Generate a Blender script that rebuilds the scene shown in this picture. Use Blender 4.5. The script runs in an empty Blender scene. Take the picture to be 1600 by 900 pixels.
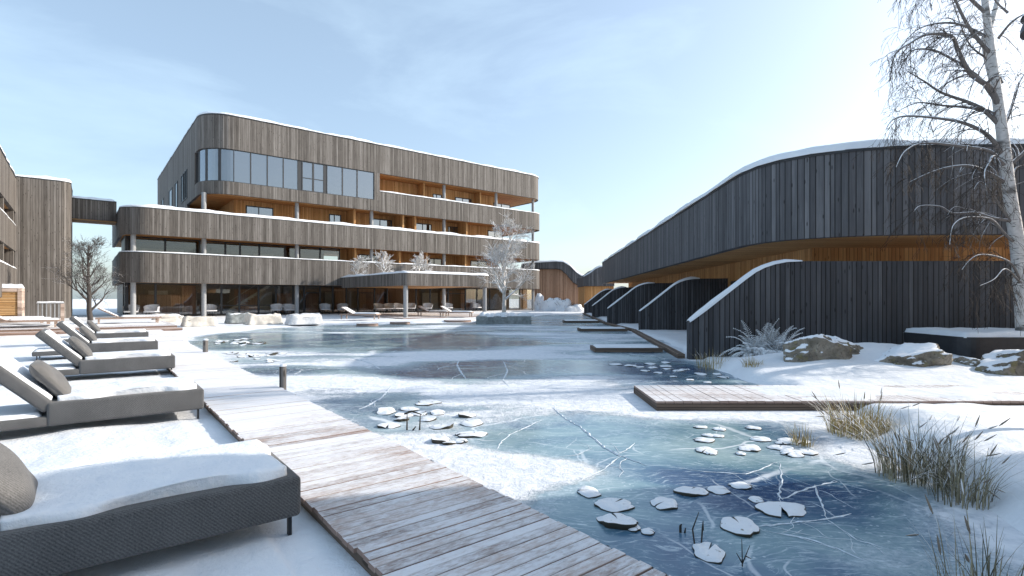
import bpy, bmesh, math, random
import numpy as np
from mathutils import Vector, Matrix

random.seed(7)
R = math.radians
scene = bpy.context.scene
COL = scene.collection

# ------------------------------------------------------------------ camera, sky, sun, exposure
F_PX, HOR, EYE = 820.0, 467.0, 1.6
cam_d = bpy.data.cameras.new("camera")
cam_d.sensor_width = 36.0
cam_d.lens = F_PX / 1600 * 36.0
cam_d.shift_y = (HOR - 450.0) / 1600
cam_d.clip_start, cam_d.clip_end = 0.05, 9000
cam = bpy.data.objects.new("camera", cam_d)
cam.location = (0, 0, EYE)
cam.rotation_euler = (R(90), 0, 0)
COL.objects.link(cam)
scene.camera = cam

SUN_AZ, SUN_EL = 75.0, 26.0          # azimuth measured from +Y towards +X
sdir = Vector((math.sin(R(SUN_AZ)) * math.cos(R(SUN_EL)), math.cos(R(SUN_AZ)) * math.cos(R(SUN_EL)), math.sin(R(SUN_EL))))
w = bpy.data.worlds.new("World")
scene.world = w
w.use_nodes = True
wn, wl = w.node_tree.nodes, w.node_tree.links
wn.clear()
wo = wn.new("ShaderNodeOutputWorld")
bg = wn.new("ShaderNodeBackground")
sky = wn.new("ShaderNodeTexSky")
sky.sky_type = 'NISHITA'
sky.sun_disc = False
sky.sun_elevation = R(SUN_EL)
sky.sun_rotation = R(SUN_AZ)
sky.air_density, sky.dust_density, sky.ozone_density = 1.0, 2.6, 1.3
sky.altitude = 300
tc = wn.new("ShaderNodeTexCoord")
mp = wn.new("ShaderNodeMapping")
mp.inputs['Scale'].default_value = (1.0, 1.0, 3.2)
mp.inputs['Location'].default_value = (3.3, 1.2, 0.4)
cn = wn.new("ShaderNodeTexNoise")
cn.inputs['Scale'].default_value = 1.7
cn.inputs['Detail'].default_value = 8
cn.inputs['Roughness'].default_value = 0.58
cn.inputs['Distortion'].default_value = 0.5
cr = wn.new("ShaderNodeValToRGB")
cr.color_ramp.elements[0].position = 0.44
cr.color_ramp.elements[0].color = (0, 0, 0, 1)
cr.color_ramp.elements[1].position = 0.86
cr.color_ramp.elements[1].color = (1, 1, 1, 1)
cm = wn.new("ShaderNodeMath"); cm.operation = 'MULTIPLY'; cm.inputs[1].default_value = 0.34
mx = wn.new("ShaderNodeMix"); mx.data_type = 'RGBA'
mx.inputs[7].default_value = (5.2, 6.7, 7.7, 1)
wl.new(tc.outputs['Generated'], mp.inputs['Vector'])
wl.new(mp.outputs['Vector'], cn.inputs['Vector'])
wl.new(cn.outputs['Fac'], cr.inputs['Fac'])
wl.new(cr.outputs['Color'], cm.inputs[0])
ad = wn.new('ShaderNodeMath'); ad.operation = 'ADD'; ad.inputs[1].default_value = 0.21
wl.new(cm.outputs[0], ad.inputs[0])
wl.new(ad.outputs[0], mx.inputs[0])
wl.new(sky.outputs['Color'], mx.inputs[6])
wl.new(mx.outputs[2], bg.inputs['Color'])
bg.inputs['Strength'].default_value = 0.12
wl.new(bg.outputs['Background'], wo.inputs['Surface'])

sun_d = bpy.data.lights.new("sun", 'SUN')
sun_d.energy = 3.3
sun_d.angle = R(0.6)
sun_d.color = (1.0, 0.91, 0.80)
sun = bpy.data.objects.new("sun", sun_d)
sun.rotation_euler = (-sdir).to_track_quat('-Z', 'Y').to_euler()
sun.location = (30, 10, 30)
COL.objects.link(sun)

scene.view_settings.view_transform = 'Standard'
scene.view_settings.look = 'None'
scene.view_settings.exposure = 0.86
scene.view_settings.gamma = 1.0
scene.cycles.use_denoising = True
scene.cycles.max_bounces = 7
scene.cycles.transparent_max_bounces = 12
scene.cycles.caustics_reflective = False
scene.cycles.caustics_refractive = False

# ------------------------------------------------------------------ surveying helpers (picture pixel of the 1600x900 photo -> world point)
def gp(x, y, z=0.0):
    d = (EYE - z) * F_PX / (y - HOR)
    return Vector(((x - 800) / F_PX * d, d, z))
def dp(x, y, d):
    return Vector(((x - 800) / F_PX * d, d, EYE - (y - HOR) / F_PX * d))
BN, BT = Vector((.785, .62, 0)), Vector((-.62, .785, 0))      # boardwalk axes: across, along
def nt(n, t, z=0.0):
    return BN * n + BT * t + Vector((0, 0, z))

# ------------------------------------------------------------------ numeric noise
def _h(ix, iy, s):
    v = np.sin(ix * 127.1 + iy * 311.7 + s * 74.7) * 43758.5453
    return v - np.floor(v)
def vnoise(x, y, s=0):
    x = np.asarray(x, float); y = np.asarray(y, float)
    ix, iy = np.floor(x), np.floor(y)
    fx, fy = x - ix, y - iy
    fx, fy = fx * fx * (3 - 2 * fx), fy * fy * (3 - 2 * fy)
    a = _h(ix, iy, s) * (1 - fx) + _h(ix + 1, iy, s) * fx
    b = _h(ix, iy + 1, s) * (1 - fx) + _h(ix + 1, iy + 1, s) * fx
    return a * (1 - fy) + b * fy
def fbm(x, y, s=0, o=4):
    t, amp, n = 0, .5, 0
    for k in range(o):
        t = t + vnoise(np.asarray(x) * 2 ** k, np.asarray(y) * 2 ** k, s + k) * amp
        n += amp; amp *= .5
    return t / n
def sst(a, b, x):
    t = np.clip((x - a) / (b - a), 0, 1)
    return t * t * (3 - 2 * t)

# ------------------------------------------------------------------ material graph helper
class G:
    def __init__(self, name):
        self.m = bpy.data.materials.new(name)
        self.m.use_nodes = True
        self.t = self.m.node_tree
        self.t.nodes.clear()
        self.out = self.t.nodes.new("ShaderNodeOutputMaterial")
    def n(self, typ, props=None, **inp):
        nd = self.t.nodes.new("ShaderNode" + typ)
        for k, v in (props or {}).items():
            setattr(nd, k, v)
        for k, v in inp.items():
            self.set(nd.inputs[k.replace('_', ' ')], v)
        return nd
    def set(self, sock, v):
        if isinstance(v, bpy.types.NodeSocket):
            self.t.links.new(v, sock)
        else:
            if isinstance(v, tuple) and len(v) == 3 and sock.type == 'RGBA':
                v = (*v, 1)
            sock.default_value = v
    def math(self, op, a, b=0.0, c=None, clamp=False):
        nd = self.t.nodes.new("ShaderNodeMath"); nd.operation = op; nd.use_clamp = clamp
        self.set(nd.inputs[0], a); self.set(nd.inputs[1], b)
        if c is not None: self.set(nd.inputs[2], c)
        return nd.outputs[0]
    def mix(self, f, a, b, blend='MIX'):
        nd = self.t.nodes.new("ShaderNodeMix"); nd.data_type = 'RGBA'; nd.blend_type = blend
        self.set(nd.inputs[0], f); self.set(nd.inputs[6], a); self.set(nd.inputs[7], b)
        return nd.outputs[2]
    def ramp(self, f, *stops):
        nd = self.t.nodes.new("ShaderNodeValToRGB")
        e = nd.color_ramp.elements
        while len(e) < len(stops): e.new(0.5)
        for el, (p, c) in zip(e, stops):
            el.position = p
            el.color = (*c, 1) if isinstance(c, tuple) else (c, c, c, 1)
        self.set(nd.inputs[0], f)
        return nd.outputs[0]
    def step(self, x, a, b):
        nd = self.t.nodes.new("ShaderNodeMapRange"); nd.interpolation_type = 'SMOOTHSTEP'
        self.set(nd.inputs[0], x); nd.inputs[1].default_value = a; nd.inputs[2].default_value = b
        return nd.outputs[0]
    def noise(self, vec, scale, detail=4, rough=.55, dist=0, dim='3D'):
        nd = self.n("TexNoise", {'noise_dimensions': dim}, Scale=scale, Detail=detail, Roughness=rough, Distortion=dist)
        self.set(nd.inputs['Vector'], vec)
        return nd.outputs['Fac']
    def vec(self, x=0.0, y=0.0, z=0.0):
        nd = self.n("CombineXYZ"); self.set(nd.inputs[0], x); self.set(nd.inputs[1], y); self.set(nd.inputs[2], z)
        return nd.outputs[0]
    def scale(self, v, s):
        nd = self.n("VectorMath", {'operation': 'MULTIPLY'}); self.set(nd.inputs[0], v); nd.inputs[1].default_value = s
        return nd.outputs[0]
    def uv(self): return self.n("UVMap").outputs[0]
    def obj(self): return self.n("TexCoord").outputs['Object']
    def pos(self): return self.n("NewGeometry").outputs['Position']
    def nz(self):
        s = self.n("SeparateXYZ"); self.set(s.inputs[0], self.n("NewGeometry").outputs['Normal']); return s.outputs[2]
    def sep(self, v):
        s = self.n("SeparateXYZ"); self.set(s.inputs[0], v); return s.outputs
    def bump(self, h, strength=.4, dist=.02):
        b = self.n("Bump", Strength=strength, Distance=dist, Height=h); return b.outputs[0]
    def bsdf(self, color, rough=.7, normal=None, spec=.3, **kw):
        b = self.n("BsdfPrincipled")
        self.set(b.inputs['Base Color'], color); self.set(b.inputs['Roughness'], rough)
        self.set(b.inputs['Specular IOR Level'], spec)
        for k, v in kw.items(): self.set(b.inputs[k.replace('_', ' ')], v)
        if normal is not None: self.set(b.inputs['Normal'], normal)
        return b.outputs[0]
    def done(self, sh):
        self.t.links.new(sh, self.out.inputs['Surface']); return self.m

def mat_snow(name="snow", scale=1.0, bump=.5):
    g = G(name)
    p = g.pos()
    n1 = g.noise(p, 3.0 * scale, 6, .6)
    n2 = g.noise(p, 40.0 * scale, 3, .6)
    n3 = g.noise(p, 220.0 * scale, 2, .5)
    h = g.math('ADD', n1, g.math('ADD', g.math('MULTIPLY', n2, .12), g.math('MULTIPLY', n3, .03)))
    col = g.ramp(n1, (.25, (.70, .735, .79)), (.75, (.79, .815, .845)))
    return g.done(g.bsdf(col, .6, g.bump(h, bump, .10), .25))

def mat_planks(name, cols, plank=.15, gap=.012, rough=.75, frost=0.0, along='v', bump=.6, knots=True, stain=.5, bias=0):
    """weathered boards; boards run along v of the UV map (metres), one random tone per board"""
    g = G(name)
    s = g.sep(g.uv())
    u, v = (s[0], s[1]) if along == 'v' else (s[1], s[0])
    vo = g.n("TexVoronoi", {'voronoi_dimensions': '1D', 'feature': 'F1'}, Scale=1.0 / plank, Randomness=.65, W=u)
    ve = g.n("TexVoronoi", {'voronoi_dimensions': '1D', 'feature': 'DISTANCE_TO_EDGE'}, Scale=1.0 / plank, Randomness=.65, W=u)
    c = g.sep(vo.outputs['Color'])
    seam = g.step(ve.outputs['Distance'], gap * .35 / plank, gap / plank) if gap > 0 else 1.0
    vv = g.math('ADD', v, g.math('MULTIPLY', c[1], 37.0))
    gv = g.vec(g.math('MULTIPLY', u, 42.0), g.math('MULTIPLY', vv, 1.6), g.math('MULTIPLY', c[0], 19.0))
    grain = g.noise(gv, 1.0, 6, .62, .6)
    mid = g.noise(g.vec(g.math('MULTIPLY', u, 11.0), g.math('MULTIPLY', vv, .45), c[0]), 1.0, 5, .65, .4)
    blot = g.noise(g.vec(g.math('MULTIPLY', u, 3.0), g.math('MULTIPLY', vv, .55), c[2]), 1.0, 5, .6, .3)
    tone = g.math('ADD', g.math('ADD', g.math('MULTIPLY', c[0], .40), .05), g.math('ADD', g.math('MULTIPLY', grain, .24), g.math('MULTIPLY', g.math('SUBTRACT', mid, .33), .62)))
    tone = g.math('ADD', tone, g.math('MULTIPLY', g.math('SUBTRACT', blot, .5), stain), None)
    col = g.ramp(tone, (.12, cols[0]), (.42, cols[1]), (.62, cols[2]), (.88, cols[3]))
    if knots:
        kn = g.n("TexVoronoi", {'voronoi_dimensions': '2D', 'feature': 'F1'}, Scale=1.0,
                 Vector=g.vec(g.math('MULTIPLY', u, 3.2), g.math('MULTIPLY', vv, .9)))
        kf = g.step(kn.outputs['Distance'], .085, .03)
        col = g.mix(g.math('MULTIPLY', kf, .75), col, (cols[0][0] * .5, cols[0][1] * .45, cols[0][2] * .4))
    col = g.mix(seam, (.012, .011, .010), col)
    h = g.math('ADD', g.math('MULTIPLY', seam, .8), g.math('ADD', g.math('MULTIPLY', grain, .25), g.math('MULTIPLY', c[2], .45)))
    rr = rough
    if frost > 0:
        p = g.pos()
        fn = g.noise(g.vec(g.math('MULTIPLY', u, 34.0), g.math('MULTIPLY', v, 10.0), 0.0), 1.0, 8, .75, .4)
        fn2 = g.noise(p, 1.3, 4, .6)
        fm = g.math('ADD', g.math('MULTIPLY', fn, .7), g.math('MULTIPLY', fn2, .45))
        if bias:
            at = g.n("Attribute"); at.attribute_name = 'snow'
            fm = g.math('ADD', fm, at.outputs['Fac'])
        f = g.math('MULTIPLY', g.step(fm, .60 - frost * .35, .92 - frost * .35), .86)
        f = g.math('MULTIPLY', f, g.math('MULTIPLY', g.step(g.nz(), .3, .7), g.math('ADD', g.math('MULTIPLY', seam, .75), .25)))
        col = g.mix(f, col, (.74, .76, .80))
        h = g.math('ADD', h, g.math('MULTIPLY', f, .5))
    return g.done(g.bsdf(col, rr, g.bump(h, bump, .012), .25))

def mat_plain(name, col, rough=.6, metallic=0.0, spec=.4, var=.15, sc=8.0, bump=.1):
    g = G(name)
    n = g.noise(g.pos(), sc, 5, .6)
    d = tuple(c * (1 - var) for c in col); l = tuple(min(1, c * (1 + var)) for c in col)
    return g.done(g.bsdf(g.ramp(n, (.3, d), (.7, l)), rough, g.bump(n, bump, .01), spec, Metallic=metallic))

def mat_fabric(name, dark, light):
    g = G(name)
    o = g.obj()
    wv = g.n("TexWave", {'wave_type': 'BANDS', 'bands_direction': 'DIAGONAL'}, Scale=26.0, Distortion=2.2, Detail=2.0, Detail_Scale=3.0)
    g.set(wv.inputs['Vector'], o)
    n = g.noise(o, 85.0, 4, .75)
    n2 = g.noise(o, 3.5, 3, .5)
    t = g.math('ADD', g.math('MULTIPLY', wv.outputs['Fac'], .15), g.math('ADD', g.math('MULTIPLY', n, .77), g.math('MULTIPLY', n2, .2)))
    col = g.ramp(t, (.3, dark), (.8, light))
    return g.done(g.bsdf(col, .95, g.bump(t, .5, .004), .1, Sheen_Weight=.15))

def mat_glass(name, tint=(.55, .58, .58), refl=.28, rough=.015, body=0.0, bodycol=(.03, .035, .04)):
    g = G(name)
    tr = g.n("BsdfTransparent", Color=tint)
    gl = g.n("BsdfGlossy", Color=(.92, .95, 1.0), Roughness=rough)
    nb = g.bump(g.noise(g.pos(), .45, 2, .4), .035, .10)
    g.set(gl.inputs['Normal'], nb)
    lw = g.n("LayerWeight", Blend=.35)
    f = g.math('ADD', g.math('MULTIPLY', lw.outputs['Fresnel'], .55), refl, clamp=True)
    sh0 = tr.outputs[0]
    if body > 0:
        df = g.n("BsdfDiffuse", Color=bodycol)
        m0 = g.n("MixShader"); g.set(m0.inputs[0], body); g.set(m0.inputs[1], sh0); g.set(m0.inputs[2], df.outputs[0]); sh0 = m0.outputs[0]
    ms = g.n("MixShader"); g.set(ms.inputs[0], f); g.set(ms.inputs[1], sh0); g.set(ms.inputs[2], gl.outputs[0])
    return g.done(ms.outputs[0])

def mat_bark(name, base, dark, snow_amt=.5, birch=False, snowcol=(.82, .84, .88)):
    g = G(name)
    p = g.pos()
    n = g.noise(p, 9.0, 5, .6)
    col = g.ramp(n, (.3, tuple(c * .7 for c in base)), (.7, base))
    if birch:
        s = g.sep(p)
        lent = g.noise(g.vec(g.math('MULTIPLY', s[0], 5.0), g.math('MULTIPLY', s[1], 5.0), g.math('MULTIPLY', s[2], 26.0)), 1.0, 4, .6, .4)
        col = g.mix(g.step(lent, .60, .68), col, dark)
        big = g.noise(g.scale(p, (1.5, 1.5, 3.0)), 1.0, 3, .5)
        col = g.mix(g.math('MULTIPLY', g.step(big, .58, .72), .8), col, dark)
    else:
        col = g.mix(g.step(n, .55, .75), col, dark)
    if snow_amt > 0:
        nn = g.noise(p, 7.0, 4, .6)
        f = g.step(g.math('ADD', g.nz(), g.math('MULTIPLY', g.math('SUBTRACT', nn, .5), 1.2)), .75 - snow_amt, .95 - snow_amt)
        col = g.mix(f, col, snowcol)
    return g.done(g.bsdf(col, .8, g.bump(n, .4, .01), .2))

def mat_rock():
    g = G("rock")
    p = g.pos()
    n = g.noise(p, 3.0, 8, .65, .4)
    n2 = g.noise(p, 14.0, 6, .7)
    col = g.ramp(n, (.3, (.10, .088, .070)), (.5, (.24, .21, .17)), (.7, (.40, .365, .31)))
    col = g.mix(g.step(n2, .52, .7), col, (.07, .062, .05))
    li = g.noise(p, 5.0, 3, .5)
    col = g.mix(g.math('MULTIPLY', g.step(li, .56, .66), .5), col, (.24, .21, .08))
    f = g.step(g.math('ADD', g.nz(), g.math('MULTIPLY', g.math('SUBTRACT', n, .5), 1.5)), .58, .68)
    col = g.mix(f, col, (.84, .86, .9))
    h = g.math('ADD', g.math('MULTIPLY', n, .8), g.math('MULTIPLY', n2, .4))
    h = g.math('MULTIPLY', h, g.math('SUBTRACT', 1.0, g.math('MULTIPLY', f, .85)))
    return g.done(g.bsdf(col, .85, g.bump(h, .9, .12), .2))

def mat_ice():
    g = G("pond_ice")
    p = g.pos()
    at = g.n("Attribute"); at.attribute_name = 'snow'
    bias = at.outputs['Fac']
    warp = g.n("TexNoise", Scale=.9, Detail=3.0); g.set(warp.inputs['Vector'], p)
    wv = g.n("VectorMath", {'operation': 'MULTIPLY_ADD'})
    g.set(wv.inputs[0], warp.outputs['Color']); wv.inputs[1].default_value = (.7, .7, 0); g.set(wv.inputs[2], p)
    pw = wv.outputs[0]
    n_big = g.noise(g.scale(p, (.5, 1.7, 1)), .75, 7, .64, .7)
    n_fine = g.noise(p, 7.0, 7, .7, .3)
    m = g.math('ADD', bias, g.math('ADD', g.math('MULTIPLY', g.math('SUBTRACT', n_big, .5), .9), g.math('MULTIPLY', g.math('SUBTRACT', n_fine, .5), .55)))
    grain = g.noise(p, 38.0, 4, .75)
    m2 = g.math('ADD', m, g.math('MULTIPLY', g.math('SUBTRACT', grain, .5), .34))
    snow = g.math('MULTIPLY', g.step(m2, -.10, .24), g.math('ADD', .72, g.math('MULTIPLY', g.step(n_fine, .3, .6), .28)))
    dust = g.step(m, -.75, .25)                              # thin wind-blown dusting round the snow
    # body of the ice: deep blue to milky teal
    d1 = g.math('ADD', g.noise(p, .55, 5, .6, .6), g.math('MULTIPLY', g.math('MAXIMUM', g.math('MINIMUM', g.math('ADD', bias, .5), 0.0), -1.2), .05))
    mk = g.n('Attribute'); mk.attribute_name = 'lit_milk'
    d1 = g.math('ADD', d1, mk.outputs['Fac'])
    deep = g.ramp(d1, (.33, (.022, .065, .150)), (.45, (.062, .140, .22)), (.56, (.145, .25, .30)), (.72, (.29, .40, .42)))
    scr = g.noise(g.scale(pw, (1.0, 4.5, 1.0)), 5.0, 7, .72, 1.2)
    deep = g.mix(g.math('MULTIPLY', g.step(scr, .50, .70), .75), deep, (.54, .64, .70))
    fl = g.noise(g.scale(pw, (1, 2.2, 1)), 11.0, 6, .78, .8)
    deep = g.mix(g.math('MULTIPLY', g.step(fl, .56, .66), g.math('MULTIPLY', g.step(g.noise(p, 1.6, 3), .44, .60), .55)), deep, (.60, .68, .74))
    bub = g.n("TexVoronoi", {'feature': 'F1'}, Scale=14.0); g.set(bub.inputs['Vector'], p)
    bm = g.math('MULTIPLY', g.step(bub.outputs['Distance'], .20, .10), g.step(g.noise(p, 1.1, 2), .52, .62))
    deep = g.mix(g.math('MULTIPLY', bm, .6), deep, (.62, .70, .76))
    fr = g.noise(p, 24.0, 4, .7)
    deep = g.mix(g.math('MULTIPLY', dust, g.math('ADD', .22, g.math('MULTIPLY', g.step(fr, .40, .7), .55))), deep, (.70, .76, .82))
    # crack network
    def cracks(sc, wd, gate):
        v = g.n("TexVoronoi", {'feature': 'DISTANCE_TO_EDGE'}, Scale=sc); g.set(v.inputs['Vector'], pw)
        return g.math('MULTIPLY', g.step(v.outputs['Distance'], wd, wd * .2), g.step(g.noise(p, gate, 2), .46, .58))
    ck = g.math('MAXIMUM', g.math('MULTIPLY', cracks(.42, .012, .5), .8), g.math('MULTIPLY', cracks(1.5, .018, .9), .4))
    deep = g.mix(ck, deep, (.78, .83, .88))
    sn = g.ramp(n_fine, (.3, (.68, .72, .78)), (.7, (.78, .80, .84)))
    col = g.mix(snow, deep, sn)
    rough_ice = g.math('ADD', .16, g.math('MULTIPLY', dust, .30))
    rough = g.math('ADD', g.math('MULTIPLY', snow, .6), rough_ice, clamp=True)
    spec = g.math('SUBTRACT', .40, g.math('MULTIPLY', snow, .28))
    h = g.math('ADD', g.math('MULTIPLY', snow, g.math('ADD', .6, g.math('MULTIPLY', n_fine, .7))), g.math('MULTIPLY', scr, .05))
    return g.done(g.bsdf(col, rough, g.bump(h, .6, .05), spec))

def mat_grass(name, a, b):
    g = G(name)
    r = g.n("NewGeometry").outputs['Random Per Island']
    s = g.sep(g.uv())
    col = g.mix(r, a, b)
    col = g.mix(g.math('MULTIPLY', g.step(g.math('ADD', g.nz(), g.math('MULTIPLY', r, .5)), .75, 1.0), .7), col, (.8, .82, .85))
    return g.done(g.bsdf(col, .8, None, .15))

M = {}
M['snow'] = mat_snow()
M['snow_ground'] = mat_snow("snow_ground", .6, .6)
GREY = ((.054, .048, .043), (.122, .110, .100), (.172, .158, .146), (.26, .243, .228))
M['weathered'] = mat_planks("weathered_larch", GREY, .17, .012)
M['stained'] = mat_planks("dark_stained_boards", ((.052, .052, .057), (.094, .095, .103), (.138, .139, .148), (.20, .20, .21)), .17, .016, bump=.8)
M['screenwood'] = mat_planks("charred_boards", ((.034, .034, .037), (.062, .063, .070), (.092, .093, .101), (.145, .146, .154)), .15, .018, bump=.9)
CEDAR = ((.32, .155, .060), (.50, .265, .105), (.60, .34, .145), (.70, .44, .21))
M['cedar'] = mat_planks("cedar_cladding", CEDAR, .14, .010, stain=.35)
M['cedar_soffit'] = mat_planks("cedar_soffit", CEDAR, .14, .010, stain=.35, along='u')
M['cedar_pale'] = mat_planks("aged_cedar_cladding", ((.20, .12, .08), (.32, .20, .135), (.40, .26, .18), (.5, .35, .26)), .2, .012, stain=.4)
PINK = ((.16, .105, .080), (.29, .20, .165), (.39, .29, .245), (.52, .41, .36))
M['boardwalk'] = mat_planks("frosted_boards", PINK, 5.0, .0, frost=.72, along='u', bump=.8, bias=1)
M['deck'] = mat_planks("snowy_deck_boards", PINK, .14, .012, frost=.75, along='u')
M['dock'] = mat_planks("dock_boards", PINK, .3, .01, frost=.75, along='u')
M['beam'] = mat_planks("deck_beam", ((.07, .05, .04), (.15, .11, .085), (.22, .165, .13), (.32, .25, .2)), .09, .005, along='u')
M['slats'] = mat_planks("slatted_timber", ((.30, .16, .06), (.44, .26, .11), (.52, .33, .16), (.6, .42, .24)), .1, .014, along='u')
M['teak'] = mat_planks("pale_teak", ((.2, .14, .11), (.38, .29, .24), (.5, .4, .34), (.62, .52, .46)), .2, .004, frost=.6, along='u')
M['concrete'] = mat_plain("column_concrete", (.30, .31, .32), .7)
M['darkmetal'] = mat_plain("dark_metal", (.035, .037, .042), .45, .6)
M['frame'] = mat_plain("window_frame", (.05, .052, .056), .5, .3)
M['flash'] = mat_plain("roof_flashing", (.045, .047, .05), .5, .4)
M['stone'] = mat_plain("planter_stone", (.23, .25, .25), .75, var=.35, sc=5, bump=.4)
M['planter'] = mat_plain("planter_steel", (.035, .036, .04), .55, .3)
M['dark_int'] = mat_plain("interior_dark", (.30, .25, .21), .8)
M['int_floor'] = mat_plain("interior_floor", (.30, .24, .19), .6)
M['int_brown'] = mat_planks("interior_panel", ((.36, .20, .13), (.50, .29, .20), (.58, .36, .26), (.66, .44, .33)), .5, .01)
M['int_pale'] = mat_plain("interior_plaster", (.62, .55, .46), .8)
M['glass'] = mat_glass("window_glass", (.88, .88, .85), .05)
M['sky_glass'] = mat_glass("mirror_glass", (.35, .36, .37), .26, .012, .25, (.09, .085, .085))
M['dark_glass'] = mat_glass("tinted_glass", (.35, .36, .37), .12, .015, .8, (.02, .022, .024))
M['fabric'] = mat_fabric("grey_upholstery", (.026, .027, .030), (.155, .156, .158))
M['pillow'] = mat_fabric("pillow_fabric", (.05, .049, .048), (.20, .194, .188))
M['drape'] = mat_plain("canvas_cover", (.60, .56, .50), .9, var=.25, sc=3, bump=.5)
M['white_shell'] = mat_plain("white_seat_shell", (.60, .61, .63), .6)
M['birch'] = mat_bark("birch_bark", (.64, .625, .61), (.05, .045, .042), .06, True)
M['twig'] = mat_bark("birch_twig", (.055, .045, .040), (.035, .03, .026), -.1)
M['limb'] = mat_bark("birch_limb", (.20, .185, .178), (.06, .052, .048), .40)
M['frosted'] = mat_bark("frosted_branch", (.55, .52, .48), (.16, .12, .09), .62)
M['bare'] = mat_bark("bare_branch", (.085, .075, .07), (.05, .042, .04), .06)
M['rock'] = mat_rock()
M['ice'] = mat_ice()
M['crack'] = mat_plain("crack_frost", (.60, .66, .72), .5, var=.3, sc=30)
M['straw'] = mat_grass("straw_grass", (.22, .16, .055), (.55, .44, .21))
M['reed'] = mat_grass("reed_grass", (.06, .058, .035), (.44, .38, .26))
M['seed'] = mat_grass("seed_head", (.13, .10, .075), (.30, .25, .2))
M['frond'] = mat_plain("frosted_frond", (.72, .745, .77), .8, var=.3, sc=25)
M['pad'] = mat_plain("lily_leaf", (.045, .04, .028), .6)
def mat_padsnow():
    g = G("lily_leaf_snow")
    p = g.pos()
    n = g.noise(p, 13.0, 5, .65)
    n2 = g.noise(p, 60.0, 3, .6)
    leaf = g.ramp(n2, (.3, (.07, .05, .03)), (.7, (.20, .17, .10)))
    f = g.step(n, .70, .62)
    col = g.mix(f, leaf, (.72, .75, .79))
    return g.done(g.bsdf(col, .65, g.bump(g.math('ADD', n, g.math('MULTIPLY', n2, .3)), .6, .02), .25))
M['padsnow'] = mat_padsnow()
M['stem'] = mat_plain("dry_stem", (.03, .026, .02), .7)
M['bollard'] = mat_planks("bollard_wood", GREY, .12, .008)

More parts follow.
